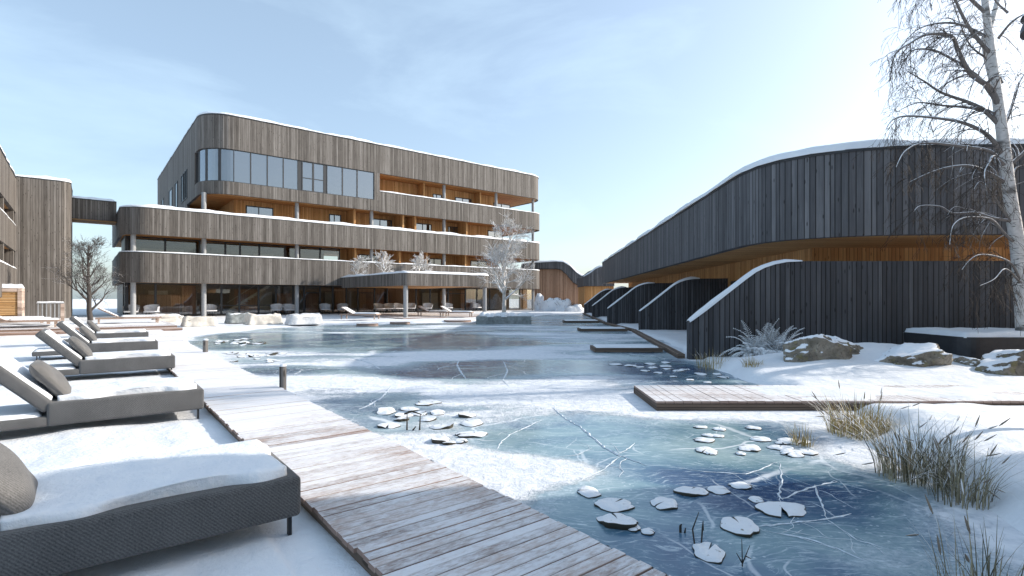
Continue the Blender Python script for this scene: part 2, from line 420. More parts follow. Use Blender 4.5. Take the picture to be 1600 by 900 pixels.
# ------------------------------------------------------------------ mesh builder
class MB:
    def __init__(self):
        self.v, self.f, self.uv, self.sm, self.mi = [], [], [], [], []
    def add(self, vs, fs, uvs=None, smooth=False, mi=0):
        o = len(self.v)
        vs = [Vector(x) for x in vs]
        self.v.extend(vs)
        for k, f in enumerate(fs):
            self.f.append([i + o for i in f]); self.sm.append(smooth); self.mi.append(mi)
            if uvs is not None:
                self.uv.append(uvs[k])
            else:
                n = Vector((0, 0, 0))
                for a in range(len(f)):
                    p, q = vs[f[a]], vs[f[(a + 1) % len(f)]]
                    n += Vector(((p.y - q.y) * (p.z + q.z), (p.z - q.z) * (p.x + q.x), (p.x - q.x) * (p.y + q.y)))
                ax = [abs(n.x), abs(n.y), abs(n.z)]
                if ax[2] >= max(ax[0], ax[1]): self.uv.append([(vs[i].x, vs[i].y) for i in f])
                elif ax[0] > ax[1]: self.uv.append([(vs[i].y, vs[i].z) for i in f])
                else: self.uv.append([(vs[i].x, vs[i].z) for i in f])
        return self
    def box(self, x0, x1, y0, y1, z0, z1, mi=0):
        vs = [(x0, y0, z0), (x1, y0, z0), (x1, y1, z0), (x0, y1, z0), (x0, y0, z1), (x1, y0, z1), (x1, y1, z1), (x0, y1, z1)]
        return self.add(vs, [(0, 3, 2, 1), (4, 5, 6, 7), (0, 1, 5, 4), (1, 2, 6, 5), (2, 3, 7, 6), (3, 0, 4, 7)], mi=mi)
    def beam(self, p, q, wd, hg):
        p, q = Vector(p), Vector(q)
        d = (q - p).normalized()
        s = d.cross(Vector((0, 0, 1)))
        s = s.normalized() if s.length > 1e-4 else Vector((1, 0, 0))
        u = s.cross(d).normalized()
        L = (q - p).length
        c = [(-1, -1), (1, -1), (1, 1), (-1, 1)]
        vs = [e + s * (a * wd / 2) + u * (b * hg / 2) for e in (p, q) for a, b in c]
        fs = [(3, 2, 1, 0), (4, 5, 6, 7), (0, 1, 5, 4), (1, 2, 6, 5), (2, 3, 7, 6), (3, 0, 4, 7)]
        uv = [[(0, 0), (wd, 0), (wd, hg), (0, hg)]] * 2 + [[(0, 0), (0, wd), (L, wd), (L, 0)]] * 4
        return self.add(vs, fs, uv)
    def rbox(self, x0, x1, y0, y1, z0, z1, r=.03, seg=3):
        bm = bmesh.new()
        bmesh.ops.create_cube(bm, size=1)
        for v in bm.verts:
            v.co = Vector(((x0 + x1) / 2 + v.co.x * (x1 - x0), (y0 + y1) / 2 + v.co.y * (y1 - y0), (z0 + z1) / 2 + v.co.z * (z1 - z0)))
        bmesh.ops.bevel(bm, geom=list(bm.edges), offset=r, segments=seg, profile=.5, affect='EDGES')
        bm.verts.index_update()
        self.add([v.co.copy() for v in bm.verts], [[v.index for v in f.verts] for f in bm.faces], smooth=True)
        bm.free()
        return self
    def prism(self, poly, z0, z1):
        n = len(poly)
        a = sum(poly[i][0] * poly[(i + 1) % n][1] - poly[(i + 1) % n][0] * poly[i][1] for i in range(n))
        if a < 0: poly = list(reversed(poly))
        vs = [(p[0], p[1], z0) for p in poly] + [(p[0], p[1], z1) for p in poly]
        fs = [list(reversed(range(n))), list(range(n, 2 * n))]
        uv = [[(poly[i][0], poly[i][1]) for i in reversed(range(n))], [(p[0], p[1]) for p in poly]]
        L = 0
        for i in range(n):
            j = (i + 1) % n
            l = math.dist(poly[i], poly[j])
            fs.append((i, j, n + j, n + i)); uv.append([(L, z0), (L + l, z0), (L + l, z1), (L, z1)]); L += l
        return self.add(vs, fs, uv)
    def prism_y(self, poly, y0, y1):
        """polygon in x,z extruded along y"""
        n = len(poly)
        a = sum(poly[i][0] * poly[(i + 1) % n][1] - poly[(i + 1) % n][0] * poly[i][1] for i in range(n))
        if a < 0: poly = list(reversed(poly))
        vs = [(p[0], y0, p[1]) for p in poly] + [(p[0], y1, p[1]) for p in poly]
        fs = [list(range(n)), list(reversed(range(n, 2 * n)))]
        uv = [[(p[0], p[1]) for p in poly], [(poly[i][0], poly[i][1]) for i in reversed(range(n))]]
        for i in range(n):
            j = (i + 1) % n
            fs.append((j, i, n + i, n + j))
            uv.append([(poly[j][0], 0), (poly[i][0], 0), (poly[i][0], y1 - y0), (poly[j][0], y1 - y0)])
        return self.add(vs, fs, uv)
    def strip(self, path, z0, z1, th, zf=None):
        """wall along a plan path; outside is to the right of the walking direction"""
        P = [Vector((p[0], p[1], 0)) for p in path]
        n = len(P); inn = []; L = [0]
        for i in range(n):
            d = (P[min(i + 1, n - 1)] - P[max(i - 1, 0)]).normalized()
            inn.append(P[i] + Vector((-d.y, d.x, 0)) * th)
            if i: L.append(L[-1] + (P[i] - P[i - 1]).length)
        zt = [z1 if zf is None else zf(P[i]) for i in range(n)]
        vs = []
        for i in range(n):
            vs += [(P[i].x, P[i].y, z0), (P[i].x, P[i].y, zt[i]), (inn[i].x, inn[i].y, zt[i]), (inn[i].x, inn[i].y, z0)]
        fs, uv = [], []
        for i in range(n - 1):
            a, b = 4 * i, 4 * (i + 1); l0, l1 = L[i], L[i + 1]
            fs += [(a, b, b + 1, a + 1), (a + 1, b + 1, b + 2, a + 2), (a + 2, b + 2, b + 3, a + 3), (a + 3, b + 3, b, a)]
            uv += [[(l0, z0), (l1, z0), (l1, zt[i + 1]), (l0, zt[i])], [(l0, 0), (l1, 0), (l1, th), (l0, th)],
                   [(l0, zt[i]), (l1, zt[i + 1]), (l1, z0), (l0, z0)], [(l0, th), (l1, th), (l1, 0), (l0, 0)]]
        fs += [(0, 1, 2, 3), (4 * n - 1, 4 * n - 2, 4 * n - 3, 4 * n - 4)]
        uv += [[(0, z0), (0, z1), (th, z1), (th, z0)], [(th, z0), (th, z1), (0, z1), (0, z0)]]
        return self.add(vs, fs, uv)
    def tube(self, pts, rad, seg=6, cap=True):
        pts = [Vector(p) for p in pts]
        n = len(pts)
        if not hasattr(rad, '__len__'): rad = [rad] * n
        rings = []; ref = None; L = 0; Ls = []
        for i in range(n):
            d = (pts[min(i + 1, n - 1)] - pts[max(i - 1, 0)])
            d = d.normalized() if d.length > 1e-9 else Vector((0, 0, 1))
            if ref is None:
                ref = d.orthogonal().normalized()
            ref = (ref - d * ref.dot(d))
            ref = ref.normalized() if ref.length > 1e-6 else d.orthogonal().normalized()
            b = d.cross(ref)
            if i: L += (pts[i] - pts[i - 1]).length
            Ls.append(L)
            rings.append([pts[i] + (ref * math.cos(2 * math.pi * k / seg) + b * math.sin(2 * math.pi * k / seg)) * rad[i] for k in range(seg)])
        vs = [p for r in rings for p in r]
        fs, uv = [], []
        for i in range(n - 1):
            for k in range(seg):
                k2 = (k + 1) % seg
                fs.append((i * seg + k, i * seg + k2, (i + 1) * seg + k2, (i + 1) * seg + k))
                c = 2 * math.pi * rad[0] / seg
                uv.append([(k * c, Ls[i]), ((k + 1) * c, Ls[i]), ((k + 1) * c, Ls[i + 1]), (k * c, Ls[i + 1])])
        self.add(vs, fs, uv, True)
        if cap:
            o = (n - 1) * seg
            self.add([vs[k] for k in range(seg)], [list(reversed(range(seg)))])
            self.add([vs[o + k] for k in range(seg)], [list(range(seg))])
        return self
    def grid(self, nx, ny, fn, smooth=True, flip=False):
        vs, fs = [], []
        for j in range(ny + 1):
            for i in range(nx + 1):
                vs.append(fn(i / nx, j / ny))
        for j in range(ny):
            for i in range(nx):
                a = j * (nx + 1) + i
                q = (a, a + 1, a + nx + 2, a + nx + 1)
                fs.append(tuple(reversed(q)) if flip else q)
        return self.add(vs, fs, None, smooth)
    def snow_slab(self, x0, x1, y0, y1, z, h, seed=0, edge=.07, inset=.01, cell=.06, sag=.0):
        """a blanket of snow lying on a rectangle, rounded and uneven at its rim"""
        nx = max(6, min(70, int((x1 - x0) / cell))); ny = max(6, min(40, int((y1 - y0) / cell)))
        cx, cy = (x0 + x1) / 2, (y0 + y1) / 2
        def fn(a, b):
            x, y = x0 + (x1 - x0) * a, y0 + (y1 - y0) * b
            wob = (float(vnoise(x * 4 + seed, y * 4, seed)) - .2) * inset * 2 + inset * .5
            ux = min(max((x), x0 + wob), x1 - wob); uy = min(max(y, y0 + wob), y1 - wob)
            d = min(x - x0, x1 - x, y - y0, y1 - y)
            e = math.sqrt(max(0, 1 - (1 - min(1, d / edge)) ** 2))
            hh = h * e * (.55 + .9 * float(fbm(x * 1.7 + seed * 3, y * 1.7, seed, 4))) - .012 * (1 - e)
            return (ux, uy, z + hh)
        return self.grid(nx, ny, fn)
    def snow_cap(self, path, zc, wd, h, seed=0, step=.35, off=None):
        """snow lying along the top of a wall path (path = outer edge, snow leans over it a little)"""
        P = [Vector(p) if len(p) == 3 else Vector((p[0], p[1], zc)) for p in path]
        pts, dirs = [], []
        for i in range(len(P) - 1):
            L = (P[i + 1] - P[i]).length; k = max(1, int(L / step))
            for j in range(k):
                pts.append(P[i].lerp(P[i + 1], j / k))
        pts.append(P[-1])
        n = len(pts); K = 8; vs = []
        o = wd * .42 if off is None else off
        for i in range(n):
            d = pts[min(i + 1, n - 1)] - pts[max(i - 1, 0)]; d.z = 0; d.normalize()
            s = Vector((-d.y, d.x, 0))
            q = pts[i]
            hh = h * (.3 + 1.4 * float(fbm(q.x * .7 + seed, q.y * .7 + seed, seed, 4)))
            ww = wd * (.86 + .28 * float(vnoise(q.x * .9 + 7 + seed, q.y * .9, seed)))
            end = min(1, math.sqrt((min(i, n - 1 - i) + .3) / 2.5))
            for k in range(K + 1):
                t = math.pi * k / K
                cz = math.sin(t); cz = cz ** .6
                vs.append(q + s * (o - math.cos(t) * ww / 2) + Vector((0, 0, hh * cz * end - .01 * (1 - cz))))
        fs = []
        for i in range(n - 1):
            for k in range(K):
                a = i * (K + 1) + k
                fs.append((a, a + K + 1, a + K + 2, a + 1))
        return self.add(vs, fs, None, True)
    def build(self, name, mat, parent=None, loc=None, rz=None, **props):
        me = bpy.data.meshes.new(name)
        me.from_pydata([tuple(v) for v in self.v], [], self.f)
        uvl = me.uv_layers.new(name="UVMap")
        flat = np.array([c for u in self.uv for p in u for c in p], dtype=np.float32)
        uvl.data.foreach_set('uv', flat)
        me.polygons.foreach_set('use_smooth', self.sm)
        mats = mat if isinstance(mat, (list, tuple)) else [mat]
        for m_ in mats: me.materials.append(m_)
        if len(mats) > 1: me.polygons.foreach_set('material_index', self.mi)
        me.update()
        o = bpy.data.objects.new(name, me)
        COL.objects.link(o)
        if parent is not None: o.parent = parent
        if loc is not None: o.location = loc
        if rz is not None: o.rotation_euler = (0, 0, rz)
        for k, v in props.items(): o[k] = v
        return o

def tag(o, label=None, cat=None, group=None, kind=None):
    if label: o['label'] = label
    if cat: o['category'] = cat
    if group: o['group'] = group
    if kind: o['kind'] = kind
    return o
def thing(name, loc, rz=0.0, label=None, cat=None, group=None):
    o = bpy.data.objects.new(name, None)
    o.empty_display_size = .2
    COL.objects.link(o)
    o.location = loc; o.rotation_euler = (0, 0, rz)
    return tag(o, label, cat, group)
def copy_tree(o, loc, rz=None, label=None, scale=None):
    c = o.copy(); COL.objects.link(c)
    c.location = loc
    if rz is not None: c.rotation_euler = (0, 0, rz)
    if scale is not None: c.scale = scale
    if label: c['label'] = label
    for ch in list(o.children):
        d = ch.copy(); COL.objects.link(d); d.parent = c
        for gch in list(ch.children):
            e = gch.copy(); COL.objects.link(e); e.parent = d
    return c
def arc(cx, cy, r, a0, a1, n=9):
    return [(cx + r * math.cos(R(a0 + (a1 - a0) * i / n)), cy + r * math.sin(R(a0 + (a1 - a0) * i / n))) for i in range(n + 1)]
def dense(path, step=.5):
    out = []
    for p, q in zip(path, path[1:]):
        k = max(1, int(math.dist(p, q) / step))
        out += [(p[0] + (q[0] - p[0]) * i / k, p[1] + (q[1] - p[1]) * i / k) for i in range(k)]
    return out + [path[-1]]
def inset(path, d):
    P = [Vector((p[0], p[1], 0)) for p in path]; n = len(P); out = []
    for i in range(n):
        t = (P[min(i + 1, n - 1)] - P[max(i - 1, 0)]).normalized()
        q = P[i] + Vector((-t.y, t.x, 0)) * d
        out.append((q.x, q.y))
    return out

# ------------------------------------------------------------------ ground, pond
ICE_Z = -.18
pond_poly = [tuple(nt(2.62, t)[:2]) for t in (-3, 0, 3, 6, 9, 12, 15, 18, 21, 24)] + \
    [(-14.9, 24.6), (-15.3, 28), (-14.6, 32), (-12.5, 35.2), (-8.5, 37.2), (-3.5, 40.2), (-.5, 46), (2.5, 55), (5, 62), (8.6, 64),
     (8.0, 50), (7.0, 36), (6.6, 29), (5.9, 20), (5.25, 15.4), (4.9, 12.2), (5.1, 10.6), (5.4, 9.2), (4.9, 7.6), (4.2, 6.5), (4.0, 5.2), (3.75, 4.2), (3.4, 3.2), (3.0, 1.6), (3.6, -2.2)]
PP = np.array(pond_poly)
def pond_dist(x, y):
    """signed distance to the shoreline, negative on the pond"""
    x = np.asarray(x, float); y = np.asarray(y, float)
    best = np.full(x.shape, 1e9); inside = np.zeros(x.shape, bool)
    for i in range(len(PP)):
        ax, ay = PP[i]; bx, by = PP[(i + 1) % len(PP)]
        dx, dy = bx - ax, by - ay
        t = np.clip(((x - ax) * dx + (y - ay) * dy) / (dx * dx + dy * dy), 0, 1)
        best = np.minimum(best, np.hypot(x - ax - t * dx, y - ay - t * dy))
        c = ((ay > y) != (by > y)) & (x < (bx - ax) * (y - ay) / (by - ay + 1e-12) + ax)
        inside ^= c
    return np.where(inside, -best, best)
def ground_h(x, y):
    x = np.asarray(x, float); y = np.asarray(y, float)
    d = pond_dist(x, y) + (fbm(x * .8, y * .8, 3, 3) - .5) * .5
    n, t = x * .785 + y * .62, -x * .62 + y * .785
    edge = sst(-.15, .55, d)
    base = -.34 + .25 * edge
    base = base + (fbm(x * .9, y * .9, 11, 6) - .5) * .11 * edge + (fbm(x * .18, y * .18, 5, 3) - .5) * .10 * sst(2, 14, d)
    near_walk = np.exp(-((n - 1.95) / .95) ** 4) * (t < 30)
    base = np.where(near_walk > .3, np.minimum(base, -.105), base)
    strip = sst(2.62, 2.72, n) * (1 - sst(2.9, 3.3, n)) * (t < 26) * (t > 0)      # snow piled against the boardwalk's pond side
    base = base + strip * .16
    # banks on the right shore
    for bx, by, rx, ry, hh in ((8.0, 13.0, 2.6, 1.3, .30), (6.6, 11.6, 1.6, .9, .10), (9.4, 13.1, 2.4, .8, .30), (5.2, 5.9, 1.4, 1.3, .22), (6.5, 7.0, 2.5, 1.0, .15), (11, 11.5, 4, 1.5, .15), (4.2, 3.2, .9, 1.8, .12)):
        base = base + hh * np.exp(-((x - bx) / rx) ** 2 - ((y - by) / ry) ** 2) * sst(-.1, .7, d)
    far = sst(45, 75, np.hypot(x, y))
    base = base * (1 - far) + 0.0 * far
    left_slope = sst(4.5, 12, t - 30) * (n < 6)
    base = base + .12 * left_slope
    return base
def polar_sheet(ths, rads, hf):
    T, Rr = np.meshgrid(ths, rads)
    X, Y = np.sin(T) * Rr, np.cos(T) * Rr
    return X, Y
ths = np.concatenate([np.linspace(-180, -56, 42)[:-1], np.linspace(-56, 56, 340), np.linspace(56, 180, 42)[1:]])
ths = np.radians(ths)
rads = np.concatenate([[.02], np.geomspace(.7, 90, 300), np.geomspace(90, 6000, 40)[1:]])
X, Y = polar_sheet(ths, rads, None)
Z = ground_h(X, Y)
nr, nth = X.shape
me = bpy.data.meshes.new("snow_ground")
idx = np.arange(nr * nth).reshape(nr, nth)
quads = np.stack([idx[:-1, :-1], idx[1:, :-1], idx[1:, 1:], idx[:-1, 1:]], -1).reshape(-1, 4)[:, ::-1]
me.from_pydata(np.stack([X, Y, Z], -1).reshape(-1, 3).tolist(), [], quads.tolist())
me.polygons.foreach_set('use_smooth', [True] * len(me.polygons))
me.materials.append(M['snow_ground'])
go = bpy.data.objects.new("snow_ground", me); COL.objects.link(go)
tag(go, kind='structure')

# frozen pond: one sheet under the snow banks; where wind left snow on it is stored per vertex
ths2 = np.radians(np.linspace(-60, 62, 360)); rads2 = np.geomspace(.9, 72, 330)
X, Y = polar_sheet(ths2, rads2, None)
D = pond_dist(X, Y)
B = (fbm(X * .22 + 3, Y * .62, 21, 5) - .56) * 2.3 - .24 * sst(7, 14, Y)
B += .65 * sst(-.7, .25, D)
N_, T_ = X * .785 + Y * .62, -X * .62 + Y * .785
def blob(px, py, rx, ry, amp):
    global B
    c = gp(px, py, ICE_Z)
    B = B + amp * np.exp(-((X - c.x) / rx) ** 2 - ((Y - c.y) / ry) ** 2)
for b in ((690, 553, 2.8, 1.8, .9), (560, 582, 2.2, 1.6, .8), (820, 618, 2.0, .7, .65), (960, 632, 1.2, .5, .8), (850, 545, 2.5, 2.2, .55), (900, 590, 2.5, 1.0, .6),
          (810, 735, .75, .42, 1.0), (745, 705, .8, .8, .5), (1330, 705, .8, .6, .55), (1290, 850, .5, .5, .45), (1420, 800, .5, .5, .3), (1310, 790, .35, .4, -.6), (1180, 640, 2.2, .6, .75), (700, 650, 1.2, .9, .35), (640, 700, .7, .8, .6),
          (640, 512, 3.5, 1.3, .5), (900, 520, 4, 4, .5),
          (950, 690, 1.3, .9, -1.1), (1050, 810, 1.1, 1.1, -1.2), (1225, 775, .75, .7, -1.3), (740, 585, 1.9, 1.3, -.9), (450, 530, 4.5, 3.2, -.9), (600, 530, 3.4, 2.6, -.8),
          (1040, 580, 1.7, .9, -1.0), (1140, 672, .9, .45, -1.0), (740, 535, 3.0, 2.5, -.9), (820, 680, .8, .5, -.7), (900, 850, .5, .5, -.6), (1100, 880, .7, .5, -.9), (830, 570, 2, 1.2, -.6), (640, 620, .8, .6, -.6)):
    blob(*b)
nr, nth = X.shape
me = bpy.data.meshes.new("frozen_pond")
idx = np.arange(nr * nth).reshape(nr, nth)
quads = np.stack([idx[:-1, :-1], idx[1:, :-1], idx[1:, 1:], idx[:-1, 1:]], -1)
keep = (D[:-1, :-1] < 1.2)
quads = quads[keep].reshape(-1, 4)[:, ::-1]
used = np.unique(quads); remap = -np.ones(nr * nth, int); remap[used] = np.arange(len(used))
V = np.stack([X, Y, np.full_like(X, ICE_Z)], -1).reshape(-1, 3)[used]
me.from_pydata(V.tolist(), [], remap[quads].tolist())
at = me.attributes.new('snow', 'FLOAT', 'POINT')
at.data.foreach_set('value', B.reshape(-1)[used].astype(np.float32))
MK = .06 * sst(11, 18, Y)  # paints the paleness of sunlit ice into the colour, beside milky and deep-blue patches
for px, py, rx, ry, amp in ((930, 690, 1.5, 1.0, .17), (1150, 690, 1.2, .5, .10), (1215, 770, .8, .62, -.17), (1120, 745, .9, .35, -.13), (950, 790, .8, .6, .07), (1060, 840, .8, .7, .05), (1060, 578, 1.6, .9, -.14), (730, 600, 1.5, 1.0, .05)):
    c = gp(px, py, ICE_Z); MK = MK + amp * np.exp(-((X - c.x) / rx) ** 2 - ((Y - c.y) / ry) ** 2)
me.attributes.new('lit_milk', 'FLOAT', 'POINT').data.foreach_set('value', MK.reshape(-1)[used].astype(np.float32))
me.materials.append(M['ice'])
pond = bpy.data.objects.new("frozen_pond", me); COL.objects.link(pond)
tag(pond, kind='structure')

# big cracks in the ice
mb = MB()
def crack(pts, wd, seed):
    rnd = random.Random(seed)
    P = [Vector(((x - 800) / F_PX * (EYE - ICE_Z) * F_PX / (y - HOR), (EYE - ICE_Z) * F_PX / (y - HOR), ICE_Z)) for x, y in pts]
    Q = []
    for a, b in zip(P, P[1:]):
        k = max(3, int((b - a).length / .06)); nrm = Vector((-(b - a).y, (b - a).x, 0)).normalized()
        for j in range(k):
            Q.append(a.lerp(b, j / k) + nrm * rnd.gauss(0, .006))
    Q.append(P[-1])
    crack_line(Q, wd, rnd)
    for k in range(rnd.randint(1, 4)):
        i = rnd.randrange(1, len(Q) - 1); d = (Q[i + 1] - Q[i - 1]).normalized()
        d = Matrix.Rotation(rnd.choice((-1, 1)) * rnd.uniform(.5, 1.3), 3, 'Z') @ d
        q = Q[i].copy(); S = [q.copy()]
        for j in range(rnd.randint(4, 12)):
            d = Matrix.Rotation(rnd.gauss(0, .25), 3, 'Z') @ d; q = q + d * .05 * max(1, wd / .022); S.append(q.copy())
        crack_line(S, wd * .4, rnd)
def crack_line(Q, wd, rnd):
    n = len(Q); vs = []
    for i, q in enumerate(Q):
        d = Q[min(i + 1, n - 1)] - Q[max(i - 1, 0)]; s = Vector((-d.y, d.x, 0)).normalized()
        ww = wd * (.35 + rnd.random()) * min(1, .25 + 6 * min(i, n - 1 - i) / n)
        vs += [q + s * ww / 2 + Vector((0, 0, .003)), q + Vector((0, 0, .003 + ww * .25)), q - s * ww / 2 + Vector((0, 0, .003))]
    fs = []
    for i in range(n - 1):
        fs += [(3 * i + 1, 3 * i, 3 * i + 3, 3 * i + 4), (3 * i + 2, 3 * i + 1, 3 * i + 4, 3 * i + 5)]
    mb.add(vs, [tuple(reversed(f)) for f in fs])
for k, (pts, wd) in enumerate([
        ([(862, 636), (884, 655), (905, 666), (945, 700), (968, 712), (1010, 728)], .030), ([(970, 712), (945, 733), (897, 756)], .022), ([(962, 711), (978, 704), (992, 692)], .016),
        ([(1186, 823), (1290, 812), (1330, 803)], .020), ([(1190, 829), (1260, 842), (1310, 858), (1350, 876)], .018), ([(1050, 730), (1110, 738), (1165, 741), (1190, 733), (1215, 722)], .014),
        ([(1222, 780), (1262, 763), (1310, 752)], .022), ([(1273, 758), (1282, 785), (1293, 811)], .016), ([(718, 560), (714, 570), (719, 580), (728, 592)], .05), ([(612, 603), (596, 622), (575, 634), (560, 640)], .05),
        ([(775, 705), (783, 690), (800, 678), (850, 655)], .022), ([(1218, 722), (1222, 750), (1216, 772), (1224, 782)], .016), ([(1293, 812), (1340, 845), (1400, 862)], .012), ([(870, 715), (905, 710), (925, 700)], .012),
        ([(787, 565), (793, 580), (786, 594), (797, 606)], .04), ([(545, 558), (580, 568), (596, 578)], .05), ([(1175, 738), (1205, 752)], .012)]):
    crack(pts, wd, k)
mb.build("ice_crack", M['crack'], pond)

# ------------------------------------------------------------------ hotel
HA = math.atan2(.634, .773)
P0 = Vector((-32.7, 43.7, 0))
def ha(x, b=0.0):
    k = (x - 800) / F_PX
    return (k * (43.7 + .773 * b) + 32.7 + .634 * b) / (.773 - .634 * k)
hotel = thing("hotel_building", P0, HA, "four-storey grey timber hotel with rounded corners and snowy balcony bands", "hotel")
def part(mb, name, mat, parent=None, **kw): return mb.build(name, mat, hotel if parent is None else parent, **kw)
def corner_path(a0, a1, rl, rr, bl, br):
    return [(a0, bl), (a0, bl * .5 + rl * .5)] + arc(a0 + rl, rl, rl, 180, 270) + arc(a1 - rr, rr, rr, 270, 360) + [(a1, br)]
A0, A1 = 0.1, 48.5
low = corner_path(A0, A1, 2.0, 2.2, 16, 10)
lowd = dense(low, 1.0)
top = corner_path(6.0, A1, 2.6, 2.6, 36, 12)
topd = dense(top, 1.0)
b3 = [(23.25, 0)] + arc(A1 - 2.2, 2.2, 2.2, 270, 360) + [(A1, 10)]
def band(path, z0, z1, seed, cap=.11):
    p = part(MB().strip(path, z0, z1 - .06, .22), "balcony_parapet", M['weathered'])
    fl = inset(path, -.02)
    part(MB().strip(fl, z1 - .06, z1, .26), "parapet_flashing", M['flash'], p)
    part(MB().snow_cap(inset(path, 0), z1, .36, cap, seed), "snow_cover", M['snow'], p)
    return p
band(lowd, 3.0, 5.62, 1)
band(lowd, 7.1, 9.45, 2, .24)
band(dense(b3, 1.0), 11.3, 13.6, 3, .14)
roofb = part(MB().strip(topd, 15.6, 18.68, .25), "roof_fascia", M['weathered'])
part(MB().strip(inset(topd, -.03), 18.68, 18.78, .32), "roof_flashing", M['flash'], roofb)
part(MB().snow_cap(topd, 18.78, .7, .24, 4), "snow_cover", M['snow'], roofb)
# roof and slabs
def foot(path, d=.2, back=None):
    return inset(path, d)
part(MB().prism(inset(top, .24), 18.35, 18.6), "roof", M['snow'])
part(MB().prism(inset(low, .215), 3.06, 4.3), "floor_slab", M['cedar_soffit'])
part(MB().prism(inset(low, .215), 7.16, 8.1), "floor_slab", M['cedar_soffit'])
up = [(6.05, 36)] + arc(8.6, 2.6, 2.55, 180, 270) + arc(A1 - 2.6, 2.6, 2.4, 270, 360) + [(A1 - .2, 10), (42, 10), (42, 36)]
part(MB().prism(up, 11.42, 12.3), "floor_slab", M['cedar_soffit'])
part(MB().prism(inset(top, .26), 15.66, 16.3), "roof_soffit", M['cedar_soffit'])
part(MB().box(A0 + .3, 6.0, 3.0, 16, 8.1, 8.35), "terrace_snow", M['snow'])
# upper block: skirt, side wall, ribbon window
upl = [(6.0, 36), (6.0, 20), (6.0, 3.4)] + arc(8.6, 2.6, 2.6, 180, 270) + [(23.25, 0)]
part(MB().strip(dense(upl, 1.0), 11.36, 12.55, .25), "window_skirt", M['weathered'])
side = part(MB().strip([(6.0, 36), (6.0, 4.0)], 12.55, 15.6, .25).strip([(6.0, 36), (6.0, 9.0)], 8.1, 11.36, .25), "side_wall", M['weathered'])
part(MB().box(22.62, 23.25, 0, .3, 12.55, 15.6), "window_jamb", M['weathered'])
part(MB().box(23.0, 23.25, .3, 4.0, 12.3, 15.6), "loggia_wall", M['cedar'])
def window(x0, x1, z0, z1, b, glass, mull=(), trans=(), parent=None, fw=.07, axis='a', proud=.05, depth=.12, a=0):
    """framed window in the plane b (facing -b) or, axis 'b', in the plane a (facing -a)"""
    m = MB()
    def bx(u0, u1, v0, v1, d0, d1):
        if axis == 'a': m_.box(u0, u1, b + d0, b + d1, v0, v1)
        else: m_.box(a + d0, a + d1, u0, u1, v0, v1)
    m_ = m
    bx(x0, x1, z0, z0 + fw, -proud, depth - proud); bx(x0, x1, z1 - fw, z1, -proud, depth - proud)
    bx(x0, x0 + fw, z0 + fw, z1 - fw, -proud, depth - proud); bx(x1 - fw, x1, z0 + fw, z1 - fw, -proud, depth - proud)
    for q in mull: bx(q - fw * .4, q + fw * .4, z0 + fw, z1 - fw, -proud + .004, depth - proud)
    for q in trans: bx(x0 + fw, x1 - fw, q - fw * .4, q + fw * .4, -proud + .006, depth - proud)
    o = part(m, "window", M['frame'], parent)
    m_ = MB()
    bx(x0 + fw, x1 - fw, z0 + fw, z1 - fw, -proud + .05, -proud + .064)
    m_.build("pane", glass, o)
    return o
xs = [392, 418, 443, 465]
aa = [8.6] + [ha(x) for x in (392, 418, 443)] + [ha(466)]
for p, q in zip(aa, aa[1:]): window(p, q, 12.56, 15.59, .12, M['sky_glass'], fw=.05)
w0, w1 = ha(472), ha(507)
window(w0, (w0 + w1) / 2, 12.56, 15.59, .12, M['sky_glass'], trans=(13.9,), fw=.09)
window((w0 + w1) / 2, w1, 12.56, 15.59, .12, M['sky_glass'], trans=(13.9,), fw=.09)
part(MB().box(aa[-1], w0, .1, .22, 12.56, 15.59).box(w1, ha(511), .1, .22, 12.56, 15.59), "window_panel", M['frame'])
aa = [ha(511), ha(535.5), ha(558.5), 22.6]
for p, q in zip(aa, aa[1:]): window(p, q, 12.56, 15.59, .12, M['sky_glass'], fw=.06)
# curved corner glazing in three curved panes
for k in range(3):
    pa = arc(8.6, 2.6, 2.46, 180 + 30 * k, 210 + 30 * k, 5)
    o = part(MB().strip(pa, 12.56, 12.62, .1).strip(pa, 15.53, 15.59, .1).strip(pa[:2], 12.62, 15.53, .08), "window", M['frame'])
    MB().strip(inset(pa, .03), 12.62, 15.53, .012).build("pane", M['sky_glass'], o)
window(2.75, 3.9, 12.56, 15.59, 0, M['sky_glass'], axis='b', a=6.14, proud=.02, fw=.05)
# a dark room behind the ribbon so that its glass has depth
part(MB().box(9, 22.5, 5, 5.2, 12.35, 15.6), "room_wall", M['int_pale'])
# side windows of the upper block
for b0, b1, nm in ((8.5, 9.5, 0), (9.9, 10.9, 0), (11.3, 12.6, 0), (15.5, 17.5, 0), (20.0, 23.0, 0), (28.5, 30.5, 0)):
    window(b0, b1, 12.0, 15.0, 0, M['dark_glass'], axis='b', a=5.99, proud=.06, fw=.1)
